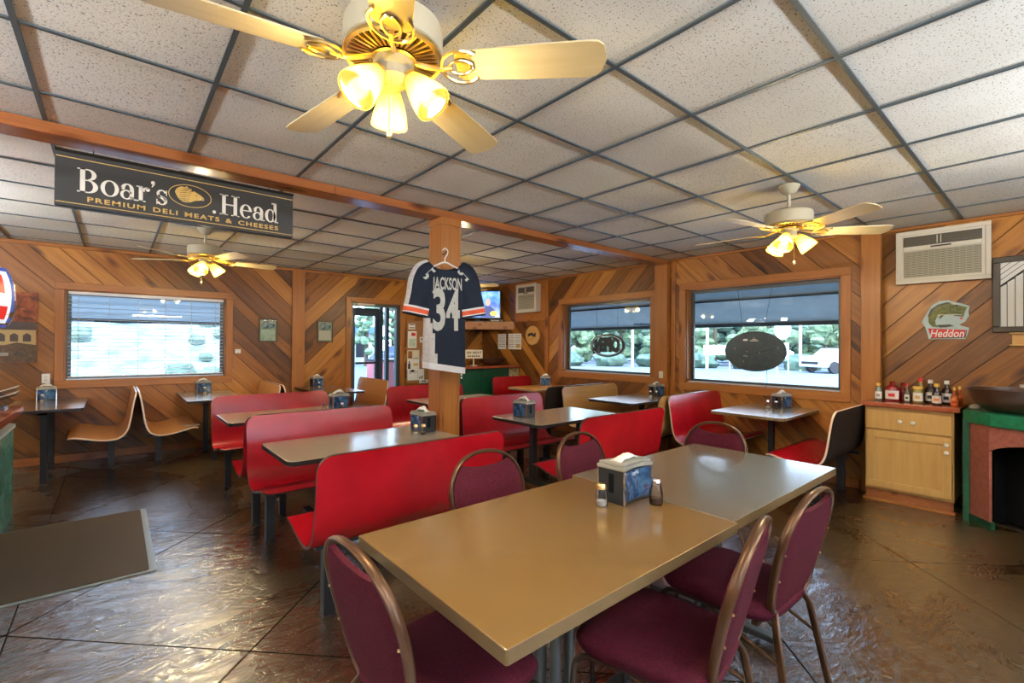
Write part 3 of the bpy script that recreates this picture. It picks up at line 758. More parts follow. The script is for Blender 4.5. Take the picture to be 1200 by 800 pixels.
dispenser_parts(d0, napkin=.7)
text('EasyNap', .024, facing(0, -.067+.0155, .118), d0, M['white'])
d1 = thing('napkin_dispenser', 'dark napkin dispenser with white tissue on the beige table left of the post', 'napkin dispenser', (1.775, 3.12, .751), -PI/2+.05, GD)
dispenser_parts(d1, .165, .12, .15, 1.2)
text('EasyNap', .018, facing(0, -.060+.0165, .108), d1, M['white'])
for x, y, a, l in ((2.84, 3.17, -PI/2+.1, 'dark napkin dispenser with white tissue on the beige table right of the post'),
                (1.74, 4.76, .05, 'blue faced napkin dispenser on the far left red booth table'),
                (-.58, 7.40, .1, 'napkin dispenser on the leftmost wall table under the blind window'),
                (.90, 7.40, .1, 'napkin dispenser on the wall table under the right end of the blind window'),
                (2.36, 7.40, .2, 'napkin dispenser on the wall table below the framed picture left of the door'),
                (5.45, 1.95, -.25, 'napkin dispenser on the window table between the bright red benches'),
                (5.42, 3.45, -.2, 'napkin dispenser on the window table beside the tan bench'),
                (5.35, 5.45, -.9, 'napkin dispenser on the far wood topped table under the oval neon sign')):
    dup(d1, (x, y, .751), a, l)
def lathe_thing(name, label, cat, x, y, z, parts, group=None, n=14, rz=0, sub=True):
    t = thing(name, label, cat, (x, y, z), rz, group)
    for nm, mt, prof in parts:
        MB().lathe(prof, n).build(nm, M[mt], t)
    return t
M['salt'] = mat('salt', (.85, .82, .72), .9); M['pepper'] = mat('pepper', (.10, .05, .03), .9)
def shaker(label, x, y, fill='salt', cap='brass', s=1.0, z=.751):
    t = thing('shaker', label, 'shaker', (x, y, z), 0, 'salt and pepper shakers')
    f = lambda p: [(a*s, b_*s) for a, b_ in p]
    MB().lathe(f([(.017, 0), (.019, .004), (.019, .035), (.015, .050), (.014, .056)]), 10).build('jar', M['clear'], t)
    MB().lathe(f([(.0155, .002), (.0165, .005), (.0165, .016), (.0155, .017), (0, .018)]), 10).build('filling', M[fill], t)
    MB().lathe(f([(.016, .055), (.0165, .066), (.013, .072), (0, .074)]), 12).build('cap', M[cap], t)
    return t
shaker('salt shaker with brass cap left of the picture napkin dispenser', 1.515, 1.215, s=1.25)
shaker('pepper shaker with chrome cap right of the picture napkin dispenser', 1.705, 1.085, 'pepper', 'chrome', 1.45)
shaker('salt shaker left of the dispenser on the beige table left of the post', 1.66, 3.02)
shaker('pepper shaker beside the dispenser on the beige table left of the post', 1.71, 3.00, 'pepper')
shaker('black and white shaker on the far left red booth table', 1.55, 4.62, 'pepper', 'black')
shaker('chrome capped shaker before the blue dispenser on the far left red booth table', 1.72, 4.62, 'salt', 'chrome')
shaker('chrome capped salt shaker on the window table between the bright red benches', 5.27, 2.02, 'salt', 'chrome', 1.15)
shaker('chrome capped pepper shaker on the window table between the bright red benches', 5.30, 1.95, 'pepper', 'chrome', 1.15)
shaker('salt shaker on the window table beside the tan bench', 5.24, 3.42, 'salt', 'chrome', 1.1)
shaker('pepper shaker on the window table beside the tan bench', 5.28, 3.36, 'pepper', 'chrome', 1.1)
shaker('shaker on the leftmost wall table beside its dispenser', -.60, 7.22, 'salt', 'chrome', 1.15)
shaker('shaker before the dispenser under the right end of the blind window', .90, 7.24, 'salt', 'brass', 1.15)
shaker('shaker on the wall table below the framed picture left of the door', 2.34, 7.22, 'salt', 'chrome', 1.15)

# ------------------------------------------------------------------ ceiling fans
def fan_parts(t, zb, phase, style):
    """root at the ceiling; zb = blade plane below the ceiling (negative)"""
    gm, hm = M['brass'], M['cream']
    MB().lathe([(.0, -.001), (.068, -.001), (.070, -.012), (.045, -.055), (.022, -.068), (0, -.07)], 24).build('canopy', hm, t)
    MB().lathe([(.012, -.06), (.012, zb+.14)], 10).build('downrod', hm, t)
    MB().lathe([(.02, zb+.155), (.12, zb+.150), (.148, zb+.135), (.152, zb+.12), (.152, zb+.055), (.146, zb+.048), (.13, zb+.045)], 36).build('motor_housing', hm, t)
    m = MB().lathe([(.150, zb+.050), (.153, zb+.036), (.146, zb+.042), (.138, zb+.036)], 36, mi=0, cap=False).lathe([(.068, zb+.020), (.074, zb+.024), (.068, zb+.030)], 30, mi=0, cap=False)
    m.build('vent_ring', gm, t)
    MB().lathe([(.14, zb+.047), (.065, zb+.034), (.0, zb+.034)], 30).build('motor_underside', M['dark_edge'], t)
    base = MB().cbox((.105, 0, zb+.035), (.068, .0068, .006)).build('vent_slat', gm, t)
    for k in range(1, 40):
        o = bpy.data.objects.new('vent_slat', base.data); link(o, t); o.rotation_euler = (0, 0, 2*PI*k/40)
    # blade and blade iron
    ir = MB()
    ir.tube(spline([(.07, 0, .022), (.11, 0, .006), (.15, 0, -.004), (.19, 0, -.004)], 4), .008, 6)
    for s_ in (-1, 1):
        ir.tube(spline([(.155, 0, -.004), (.165, s_*.035, -.003), (.195, s_*.058, -.003), (.235, s_*.060, -.003), (.262, s_*.045, -.003)], 4), .0055, 6)
        ir.tube(spline([(.17, 0, -.004), (.195, s_*.022, -.003), (.225, s_*.026, -.003), (.25, s_*.010, -.003), (.245, 0, -.003)], 4), .0045, 6)
    bl = MB(); up = [(.20, .040), (.215, .056), (.30, .060), (.45, .066), (.60, .069), (.630, .066), (.648, .052), (.655, .030), (.662, .0)]
    poly = up+[(x, -y) for x, y in up[::-1][1:]]
    bl.prism(poly[::-1], .001, .007)
    Mx = RX(math.radians(-12))
    bl.xf(T(0, 0, zb) @ Mx); ir.xf(T(0, 0, zb) @ Mx)
    bo = bl.build('blade', M['blade'], t, bev=.0015); io = ir.build('blade_iron', gm, bo)
    bo.rotation_euler = (0, 0, phase)
    for k in range(1, 5):
        o = bo.copy(); C.objects.link(o); o.parent = t; o.rotation_euler = (0, 0, phase+2*PI*k/5)
        i2 = io.copy(); C.objects.link(i2); i2.parent = o
    MB().lathe([(.066, zb+.030), (.062, zb+.012), (.050, zb-.0), (.050, zb-.024), (.053, zb-.030), (.050, zb-.036), (.042, zb-.046), (.030, zb-.056), (.010, zb-.062), (0, zb-.063)], 24).build('switch_housing', hm, t)
    # three tulip shades
    return
def fan_shades(t, zb, a0):
    sh = None
    prof = []
    for k in range(10):
        u = k/9; prof.append((.021+.036*math.sin(u*1.35)**.9 if k else .021, -u*.118))
    n = 36; vs = []; fs = []
    for i, (r, z) in enumerate(prof):
        for k in range(n):
            rr = r*(1+(.028 if k % 2 else 0)*(i/9)); a = 2*PI*k/n; vs.append((rr*math.cos(a), rr*math.sin(a), z))
    for i in range(9):
        for k in range(n): fs.append((i*n+k, i*n+(k+1) % n, (i+1)*n+(k+1) % n, (i+1)*n+k))
    for j in range(3):
        a = a0+2*PI*j/3; tilt = math.radians(40)
        Mx = RZ(a) @ T(.056, 0, zb-.030) @ RY(-tilt)
        if sh is None:
            m = MB().add(vs, fs, 0, True); o = m.build('lamp_shade', M['shade'], t); sh = o
            md = o.modifiers.new('thick', 'SOLIDIFY'); md.thickness = .0025
            b_ = MB().lathe([(0, -.086), (.014, -.082), (.022, -.066), (.020, -.048), (.010, -.030), (.009, -.02)], 14).build('bulb', M['bulb'], o)
            f_ = MB().lathe([(.022, .012), (.026, 0), (.024, -.008)], 14).build('shade_holder', M['brass'], o)
            bd, fd = b_, f_
        else:
            o = sh.copy(); C.objects.link(o); o.parent = t
            for q in (bd, fd): c_ = q.copy(); C.objects.link(c_); c_.parent = o
        o.matrix_local = Mx
        l = bpy.data.lights.new('bulb_light', 'POINT'); l.energy = BULB_W; l.color = BULB_COL; l.shadow_soft_size = .035
        lo = bpy.data.objects.new('bulb_light', l); C.objects.link(lo); lo.parent = t; lo.matrix_local = Mx @ T(0, 0, -.104)
        MB().tube([(.03*math.cos(a), .03*math.sin(a), zb-.028), (.054*math.cos(a), .054*math.sin(a), zb-.030)], .009, 8).build('lamp_arm', M['brass'], t)
    m = MB()
    for k in range(16): m.lathe([(0, .0035), (.003, 0), (0, -.0035)], 6, (-.035, -.045, zb-.050-.0100*k))
    m.build('pull_chain', M['brass'], t)
    MB().lathe([(0, 0), (.005, -.004), (.009, -.020), (.006, -.030), (0, -.034)], 10, (-.035, -.045, zb-.210)).build('chain_pull', M['brass'], t)
def fan(label, x, y, z, phase, a0):
    t = thing('ceiling_fan', label, 'ceiling fan', (x, y, H), 0, 'ceiling fans with three lamps')
    fan_parts(t, z-H, math.radians(phase), 0); fan_shades(t, z-H, math.radians(a0)); return t
fan('large near ceiling fan with brass vent ring at the top of the picture', .66, 1.36, 2.262, -45.8, 70)
fan('right ceiling fan hanging before the window with the round board', 3.65, 1.26, 2.215, 24, -56)
fan('far left ceiling fan under the hanging black sign', .68, 5.55, 2.225, 2, 8)
fan('ceiling fan hidden behind the wooden post, one blade tip showing', 3.65, 5.55, 2.22, 12, 40)

# ------------------------------------------------------------------ beam and post
t = thing('ceiling_beam', 'long reddish brown ceiling beam crossing the room above the post', 'beam', ((XL+XR)/2, 3.483, 0))
MB().box(-(XR-XL)/2+.005, (XR-XL)/2-.02, -.09, .09, 2.482, H-.005).build('beam_box', M['beam'], t, bev=.006)
for k in range(5):
    x = -(XR-XL)/2+.9+1.75*k
    MB().box(x, x+.003, -.0915, .0915, 2.4805, H-.006).build('board_joint', M['backing'], t)
t = thing('wooden_post', 'square pine post in the middle of the room with the jersey on it', 'post', (2.185, 3.483, 0))
MB().box(-.092, .092, -.092, .092, 0, 2.482).build('post_boards', M['trim_v'], t, bev=.003)
MB().box(-.104, .104, -.104, .104, 2.42, 2.481).build('capital', M['trim'], t, bev=.006)
MB().box(-.102, .102, -.102, .102, 0, .10).build('base_board', M['trim'], t, bev=.004)
for sx_ in (-1, 1):
    for sy_ in (-1, 1):
        MB().cbox((sx_*.088, sy_*.088, 1.22), (.02, .02, 2.36)).build('corner_bead', M['trim_v'], t, bev=.003)

# ------------------------------------------------------------------ hanging sign
def ann(m, cx, cy, rx, ry, tx, ty, a0=0, a1=360, n=26, z=.001, mi=0, ox=0, oy=0):
    vs = []; k2 = n+1
    for k in range(k2):
        a = math.radians(a0+(a1-a0)*k/n); c_, s_ = math.cos(a), math.sin(a)
        vs.append((cx+rx*c_, cy+ry*s_, z)); vs.append((cx+ox+(rx-tx)*c_, cy+oy+(ry-ty)*s_, z))
    m.add(vs, [(2*k, 2*k+2, 2*k+3, 2*k+1) for k in range(n)], mi)
def bar(m, x0, x1, y0, y1, z=.001, mi=0): m.add([(x0, y0, z), (x1, y0, z), (x1, y1, z), (x0, y1, z)], [(0, 1, 2, 3)], mi)
def poly(m, p, z=.001, mi=0): m.add([(x, y, z) for x, y in p], [tuple(range(len(p)))], mi)
def glyph(m, ch, x):
    """serif letters, cap height 1; returns the advance"""
    xh = .68; s = .05
    if ch == 'B':
        bar(m, x+.10, x+.28, 0, 1); bar(m, x, x+.38, .95, 1); bar(m, x, x+.38, 0, .05); bar(m, x+.25, x+.40, .50, .55)
        ann(m, x+.38, .765, .30, .235, .17, .05, -90, 90); ann(m, x+.38, .275, .36, .275, .18, .05, -90, 90); return .84
    if ch == 'o': ann(m, x+.34, xh/2, .34, xh/2+.01, .155, .045); return .73
    if ch == 'a':
        bar(m, x+.37, x+.53, .08, .46); ann(m, x+.28, .45, .25, .235, .155, .05, 0, 165); ann(m, x+.245, .20, .235, .21, .12, .05, 20, 340)
        poly(m, [(x+.10, .50), (x+.04, .44), (x+.12, .40), (x+.20, .46), (x+.16, .53)]); bar(m, x+.44, x+.62, 0, .05); bar(m, x+.40, x+.53, 0, .12); return .64
    if ch == 'r':
        bar(m, x+.09, x+.25, 0, xh-.02); bar(m, x, x+.25, xh-.05, xh); bar(m, x, x+.36, 0, .05)
        ann(m, x+.40, .42, .20, .25, .12, .06, 60, 170); poly(m, oval(x+.45, .57, .085, .085, 14)); return .56
    if ch == "'": poly(m, oval(x+.10, .92, .085, .085, 14)); poly(m, [(x+.17, .95), (x+.17, .84), (x+.06, .70), (x+.04, .72), (x+.10, .86)]); return .22
    if ch == 's':
        ann(m, x+.25, .49, .22, .19, .12, .05, 20, 250); ann(m, x+.25, .19, .23, .20, .12, .05, -160, 75)
        poly(m, [(x+.12, .47), (x+.30, .38), (x+.44, .26), (x+.36, .16), (x+.22, .27), (x+.05, .37)]); bar(m, x+.42, x+.46, .44, xh); bar(m, x+.03, x+.07, 0, .24); return .54
    if ch == 'H':
        for q in (.12, .66): bar(m, x+q, x+q+.17, 0, 1); bar(m, x+q-.11, x+q+.28, .95, 1); bar(m, x+q-.11, x+q+.28, 0, .05)
        bar(m, x+.29, x+.66, .49, .55); return .98
    if ch == 'e': ann(m, x+.30, xh/2, .30, xh/2+.01, .15, .045, 5, 320); bar(m, x+.12, x+.575, .35, .40); return .64
    if ch == 'd':
        ann(m, x+.28, xh/2-.01, .28, xh/2, .15, .05, 0, 360); bar(m, x+.44, x+.60, .05, .97); bar(m, x+.34, x+.60, .93, 1.0); bar(m, x+.50, x+.70, 0, .05); return .74
    if ch == '.': poly(m, oval(x+.08, .06, .08, .08, 14)); return .2
    return .3
t = thing('hanging_sign', "black hanging sign reading Boar's Head below the ceiling beam", 'sign', (.347, 3.55, 2.296))
MB().box(-.605, .605, -.022, .022, -.147, .147).build('board', M['signblack'], t, bev=.002)
MB().prism([(-.022, .147), (.022, .147), (.022, .158), (-.045, .158)], -.605, .605, M=Matrix(((0, 0, 1, 0), (1, 0, 0, 0), (0, 1, 0, 0), (0, 0, 0, 1)))).build('top_lip', M['signblack'], t)
FS = T(0, -.0225, 0) @ RX(PI/2)
m = MB(); bar(m, -.60, .60, .118, .1225); bar(m, -.60, .60, -.130, -.1255); m.xf(FS).build('gold_line', M['gold'], t)
sc = .133
for word, x0, kx in (("Boar's", -.515, .885), (".", .122, .885), ("Head", .160, .90)):
    x = 0
    for ch in word:
        m = MB(); adv = glyph(m, ch, x); x += adv*.985
        m.xf(FS @ T(x0, -.060, 0) @ Matrix.Diagonal((sc*kx, sc, 1, 1)))
        m.build('letter', M['signwhite'], t)
xw = -.475; total = []
for wd in ('PREMIUM', 'DELI', 'MEATS', '&', 'CHEESES'):
    ob = text(wd, .0385, FS @ T(xw, -.097, 0), t, M['gold'], name='gold_word', bold=.0008, xs=1.43, spacing=1.2, align='LEFT')
    xw = max(v.co.x for v in ob.data.vertices)+.034
m = MB(); ann(m, .004, .022, .112, .070, .004, .004, n=40); m.xf(FS).build('oval_ring', M['gold'], t)
hd = [(-.062, -.010), (-.072, .012), (-.066, .030), (-.055, .043), (-.040, .052), (-.022, .050), (-.012, .058), (-.004, .048), (.012, .047), (.022, .036), (.040, .026), (.058, .016), (.072, .004), (.078, -.008), (.072, -.016), (.058, -.014), (.050, -.020), (.036, -.022), (.020, -.030), (.004, -.040), (-.016, -.044), (-.036, -.040), (-.052, -.028)]
m = MB(); poly(m, [(.112+x*1.02, .026+y) for x, y in hd], .0012, 0)
for k in range(9):
    a = -1.2+k*.36; cx, cy = .098+.012*k*.3, .028
    x0, y0 = cx-.052*math.cos(a*.55)*.95, cy+.040*math.sin(a); x1, y1 = x0+.034, y0+.004
    poly(m, [(x0, y0), (x1, y1), (x1, y1+.0034), (x0, y0+.0018)], .0022, 1); poly(m, [(x0+.03, y0-.006), (x1+.02, y1-.010), (x1+.02, y1-.0072), (x0+.03, y0-.0045)], .0022, 1)
poly(m, oval(.150, .036, .0035, .003, 8), .0022, 1); poly(m, [(.165, .018), (.188, .020), (.185, .016)], .0022, 1); poly(m, [(.164, .010), (.172, .024), (.176, .012)], .0024, 2); poly(m, [(.120, .060), (.128, .078), (.135, .058)], .0022, 1)
m.xf(FS @ T(-.114, -.004, 0)).build('boar_emblem', [M['gold'], M['signblack'], M['signwhite']], t)
for x in (-.45, .45): MB().tube([(x, 0, .15), (x, -.02, .187)], .0025, 6).build('hook', M['black_metal'], t)

# ------------------------------------------------------------------ jersey on its hanger
JA = -.36      # turned towards the camera
t = thing('football_jersey', 'navy football jersey number 34 on a hanger in front of the wooden post', 'jersey', (2.03, 3.235, 2.03), JA)
ROWS = [(.0, .080, .035), (-.012, .13, .04), (-.03, .165, .05), (-.06, .182, .06), (-.10, .184, .066), (-.16, .180, .07), (-.24, .174, .072), (-.34, .170, .072), (-.46, .170, .076), (-.58, .172, .078), (-.70, .175, .080), (-.79, .178, .080), (-.84, .176, .078)]
def fold(x, z, s_): return .010*math.sin(x*34+z*5+s_)*min(1, max(0, -z*2.2))+.006*math.sin(x*70-z*9)*min(1, max(0, -z*1.5))
def front_y(x, z):
    for (z0, w0, d0_), (z1, w1, d1_) in zip(ROWS[:-1], ROWS[1:]):
        if z1 <= z <= z0:
            k = (z0-z)/(z0-z1); w = w0+(w1-w0)*k; d = d0_+(d1_-d0_)*k
            u = min(.999, abs(x)/w); return -d*(1-u**3)**.6+fold(x, z, 0)
    return -.07
n = 44; vs = []; fs = []; mi = []
rows = []
for (z0, w0, d0_), (z1, w1, d1_) in zip(ROWS[:-1], ROWS[1:]):
    st = max(1, int((z0-z1)/.035))
    for q in range(st): k = q/st; rows.append((z0+(z1-z0)*k, w0+(w1-w0)*k, d0_+(d1_-d0_)*k))
rows.append(ROWS[-1])
m = MB()
for (z, w, d) in rows:
    for k in range(n):
        a = 2*PI*k/n; c_, s_ = math.cos(a), math.sin(a)
        x = w*math.copysign(abs(c_)**.75, c_)
        u = min(.999, abs(x)/w)
        y = math.copysign(d*(1-u**3)**.6, s_)
        zz = z
        if abs(x) < .085 and z > -.03: zz = z-.05*(1-(x/.085)**2)*(1 if s_ < 0 else .35)
        y += fold(x, z, 0) if s_ < 0 else -fold(x, z, 2)
        vs.append((x, y, zz-(.03*(x/.2)**1 if z < -.75 else 0)*(1)))
R = len(rows)
m.v = vs
for i in range(R-1):
    zc = (rows[i][0]+rows[i+1][0])/2
    for k in range(n):
        a = 2*PI*(k+.5)/n; x = rows[i][1]*math.copysign(abs(math.cos(a))**.75, math.cos(a))
        f = (i*n+k, (i+1)*n+k, (i+1)*n+(k+1) % n, i*n+(k+1) % n)
        mt = 0
        edge = -.125+.03*math.sin(zc*6)
        if x < edge+.02 and zc < -.42: mt = 1
        if zc < -.80: mt = 2
        m.f.append(list(f)); m.m.append(mt); m.sm.append(True)
m.build('body', [M['navy'], M['jgrey'], M['jwhite']], t, sharp=70)
def sleeve(sx_, off):
    path = [(.10, 0, -.012), (.150, 0, -.06), (.185, -.005, -.14), (.205, -.01, -.24), (.225, -.015, -.345), (.235, -.018, -.40)]
    rad = [(.075, .045), (.105, .055), (.108, .055), (.102, .05), (.105, .05), (.105, .048)]
    P = spline([Vector(p) for p in path], 6); RR = spline([Vector((a, b_, 0)) for a, b_ in rad], 6); nn = 24; m = MB()
    for i, p in enumerate(P):
        tg = (P[min(i+1, len(P)-1)]-P[max(i-1, 0)]).normalized(); ax = Vector((0, 1, 0)).cross(tg).normalized()
        for k in range(nn):
            a = 2*PI*k/nn; v = p+ax*(RR[i].x*math.cos(a)*.98)+Vector((0, 1, 0))*(RR[i].y*math.sin(a))
            v += ax*0; v.y += .006*math.sin(a*5+i*.3)
            m.v.append((sx_*v.x, v.y, v.z))
    Lm = len(P)-1
    for i in range(Lm):
        u = i/Lm
        for k in range(nn):
            f = [i*nn+k, (i+1)*nn+k, (i+1)*nn+(k+1) % nn, i*nn+(k+1) % nn]
            if sx_ < 0: f = f[::-1]
            ca = math.cos(2*PI*(k+.5)/nn); mt = 0
            if sx_ < 0 and ca < -.62 and u < .74: mt = 1
            if .76 < u < .79 or .88 < u < .91: mt = 2
            if .79 <= u <= .88: mt = 3
            m.f.append(f); m.m.append(mt); m.sm.append(True)
    return m
for s_ in (-1, 1):
    o = sleeve(s_, 0).build('sleeve', [M['navy'], M['jgrey'], M['jwhite'], M['orange']], t, sharp=70)
    md = o.modifiers.new('thick', 'SOLIDIFY'); md.thickness = .004
def on_front(ob):
    for v in ob.data.vertices:
        v.co.y = front_y(v.co.x, v.co.z)-.004-(.0015 if v.co.y < -.0001 else 0)
def jtext(s, size, x, z, mat_, name, bold, xs):
    ob = text(s, size, facing(x, 0, z), t, mat_, name, bold=bold, xs=xs, extrude=.001); on_front(ob); return ob
jtext('JACKSON', .135, .012, -.150, M['silver'], 'name_lettering', .003, .40)
jtext('34', .45, .0, -.370, M['silver'], 'number', .013, .50)
for s_ in (-1, 1):
    ob = text('34', .15, T(s_*.155, -.052, -.052) @ RY(s_*.75) @ RX(PI/2-.45), t, M['silver'], 'shoulder_number', bold=.005, xs=.8)
hg = MB().tube(spline([(0, .0, .02), (0, .0, .055), (.018, .0, .085), (.022, 0, .115), (.0, 0, .135), (-.022, 0, .118)], 6), .004, 8)
hg.tube(spline([(-.16, 0, -.045), (-.08, 0, -.01), (0, 0, .022), (.08, 0, -.01), (.16, 0, -.045)], 5), .0065, 8)
hg.tube([(-.16, 0, -.045), (.16, 0, -.045)], .005, 8)
ho = hg.build('clothes_hanger', M['white'], None, (2.03, 3.235, 2.045)); ho.rotation_euler = (0, 0, JA); tag(ho, 'white plastic clothes hanger holding the navy jersey', 'hanger')
o = MB().tube([(0, .005, 0), (0, -.10, .004), (0, -.115, .012)], .004, 8).build('hanger_nail', M['black_metal'], None, (2.105, 3.385, 2.16)); o.rotation_euler = (0, 0, -.3); tag(o, 'nail in the post that carries the jersey hanger', 'nail')

# ------------------------------------------------------------------ venetian blind
t = thing('venetian_blind', 'white venetian blind with open slats in the left window', 'blind', (.365, YB+.045, 0))
bw = .79
MB().box(-bw, bw, -.028, .028, 1.975, 2.008).build('head_rail', M['white'], t, bev=.002)
MB().box(-bw, bw, -.026, .026, .985, .998).build('bottom_rail', M['white'], t, bev=.002)
base = None
for k in range(21):
    z = 1.955-.0462*k
    if base is None: base = MB().cbox((0, 0, 0), (2*bw, .048, .0022), 0, RX(math.radians(7)).to_3x3()).build('slat', M['white'], t); o = base
    else: o = bpy.data.objects.new('slat', base.data); link(o, t)
    o.location = (0, 0, z+random.uniform(-.001, .001)); o.rotation_euler = (random.uniform(-.03, .03), random.uniform(-.0015, .0015), 0)
for x in (-.70, -.42, -.14, .14, .42, .70): MB().tube([(x, -.027, .99), (x, -.027, 1.98)], .0018, 5).tube([(x, .027, .99), (x, .027, 1.98)], .0014, 5).build('ladder_cord', M['ac'], t)
MB().tube([(.74, -.03, 1.99), (.742, -.035, 1.25)], .003, 6).build('tilt_wand', M['white'], t)

# ------------------------------------------------------------------ wall things
def wm_back(x, z, off=.0):           # frame for things flat on the back wall: local XY = picture plane, reading from the room
    return T(x, YB-.012-off, z) @ RX(PI/2)
def place_wall(t, where, u, z, off=0, X0=None):
    """root of a wall-hung thing; local x right, y out of the wall (negative = into room), z up"""
    if where == 'back': t.location = (u, YB-.0125-off, z); t.rotation_euler = (0, 0, 0)
    else: t.location = ((X0 or XR)-.0125-off, u, z); t.rotation_euler = (0, 0, -PI/2)
def frame(m, w, h, bw_, d):
    m.box(-w/2, w/2, -d, 0, h/2-bw_, h/2).box(-w/2, w/2, -d, 0, -h/2, -h/2+bw_).box(-w/2, -w/2+bw_, -d, 0, -h/2+bw_, h/2-bw_).box(w/2-bw_, w/2, -d, 0, -h/2+bw_, h/2-bw_); return m
def flat(w0, w1, h0, h1, y): return [(w0, y, h0), (w1, y, h0), (w1, y, h1), (w0, y, h1)]
def blotch(name, stops, scale=9):
    m = mat(name, stops[0][1], .6); N, L, b = nodes(m); tc = N.new('ShaderNodeTexCoord'); n = N.new('ShaderNodeTexNoise'); n.inputs['Scale'].default_value = scale; n.inputs['Detail'].default_value = 5; n.inputs['Distortion'].default_value = .7
    L.new(tc.outputs['Object'], n.inputs['Vector']); r = ramp(N, stops); r.color_ramp.interpolation = 'CONSTANT' if len(stops) > 3 else 'LINEAR'; L.new(n.outputs[0], r.inputs[0]); L.new(r.outputs[0], b.inputs['Base Color']); return m
M['autumn'] = blotch('autumn_leaves', [(.3, (.06, .02, .01)), (.5, (.28, .06, .02)), (.7, (.45, .16, .04))], 14)
M['bush'] = blotch('painted_bushes', [(.3, (.03, .02, .012)), (.55, (.10, .05, .02)), (.7, (.13, .10, .04))], 22)
M['photo_green'] = blotch('green_photo', [(.3, (.30, .42, .26)), (.5, (.55, .68, .52)), (.7, (.45, .58, .42))], 16)
M['photo_mix'] = blotch('mixed_photo', [(.3, (.05, .10, .14)), (.45, (.20, .34, .36)), (.55, (.50, .45, .36)), (.65, (.65, .56, .44))], 22)
M['frame_dark'] = mat('picture_frame_dark', (.05, .035, .02), .4)
M['matboard'] = mat('mat_board_olive', (.40, .40, .24), .8)
# painting of a covered bridge
t = thing('painting', 'unframed autumn painting of a covered bridge with dark roof on the left back wall', 'painting', (0, 0, 0)); place_wall(t, 'back', -.935, 1.567)
MB().box(-.26, .26, -.022, 0, -.395, .395).build('canvas', M['autumn'], t)
m = MB(); m.add([(-.24, -.0232, .07), (.255, -.0232, .06), (.255, -.0232, -.03), (-.17, -.0232, -.03)], [(0, 1, 2, 3)], 0)
m.add(flat(-.15, .25, -.20, -.03, -.0230), [(0, 1, 2, 3)], 1); m.add(flat(-.26, -.15, -.20, .05, -.0229), [(0, 1, 2, 3)], 1)
for x in (-.02, .08, .18): m.add([(x-.032, -.0236, -.16), (x+.032, -.0236, -.16), (x+.032, -.0236, -.09), (x, -.0236, -.065), (x-.032, -.0236, -.09)], [(0, 1, 2, 3, 4)], 0)
m.build('painted_bridge', [M['dark_edge'], mat('painted_bridge_wall', (.50, .36, .16), .7)], t)
MB().add([(-.258, -.0240, -.392), (.258, -.0240, -.392), (.258, -.0240, -.20), (.10, -.0240, -.17), (-.05, -.0240, -.22), (-.258, -.0240, -.18)], [(0, 1, 2, 3, 4, 5)]).build('painted_bushes', M['bush'], t)
MB().tube([(.06, -.024, .07), (.09, -.024, .20), (.14, -.024, .33)], [.008, .006, .003], 6).tube([(.09, -.024, .20), (.04, -.024, .30)], [.005, .002], 6).build('painted_tree', M['frame_dark'], t)
# small framed pictures either side of the corner board
def small_frame(label, u, z, w, h, pm, k):
    t = thing('framed_picture', label, 'picture', group='small framed pictures on the back wall'); place_wall(t, 'back', u, z)
    frame(MB(), w, h, .014, .022).build('frame', M['frame_dark'], t, bev=.002)
    MB().box(-w/2+.012, w/2-.012, -.006, -.001, -h/2+.012, h/2-.012).build('mat_board', M['matboard'], t)
    MB().add(flat(-w/2+.03, w/2-.03, -h/2+.03 if k else -h/2+.014, .01, -.0072), [(0, 1, 2, 3)]).build('print', M[pm], t)
    MB().add(flat(-w/2+.035, w/2-.035, .025, h/2-.035, -.0072), [(0, 1, 2, 3)]).build('print', M['photo_mix'], t)
    MB().add(flat(-w/2+.014, w/2-.014, -h/2+.014, h/2-.014, -.011), [(0, 1, 2, 3)]).build('pane', M['glass'], t)
small_frame('small framed picture with pale green print, right of the blind window', 1.715, 1.597, .25, .335, 'photo_green', 0)
small_frame('small framed picture with blue and cream prints, left of the glass door', 2.535, 1.60, .245, .335, 'paper2', 1)
for u, z, l in ((-.60, .985, 'small white outlet plate beside the lower left corner of the blind window'), (1.33, 1.29, 'small white thermostat to the right of the blind window')):
    t = thing('wall_plate', l, 'outlet'); place_wall(t, 'back', u, z)
    MB().box(-.035, .035, -.008, 0, -.055 if z < 1 else -.03, .055 if z < 1 else .03).build('plate', M['white'], t, bev=.003)
    MB().box(-.012, .012, -.010, -.008, -.03, -.01).box(-.012, .012, -.010, -.008, .01, .025).build('socket', M['ac'], t)
t = thing('wall_plate', 'small outlet plate low on the post between the two right windows', 'outlet'); place_wall(t, 'right', 3.47, 1.02, .078)
MB().box(-.03, .03, -.006, 0, -.045, .045).build('plate', M['ac'], t, bev=.003)

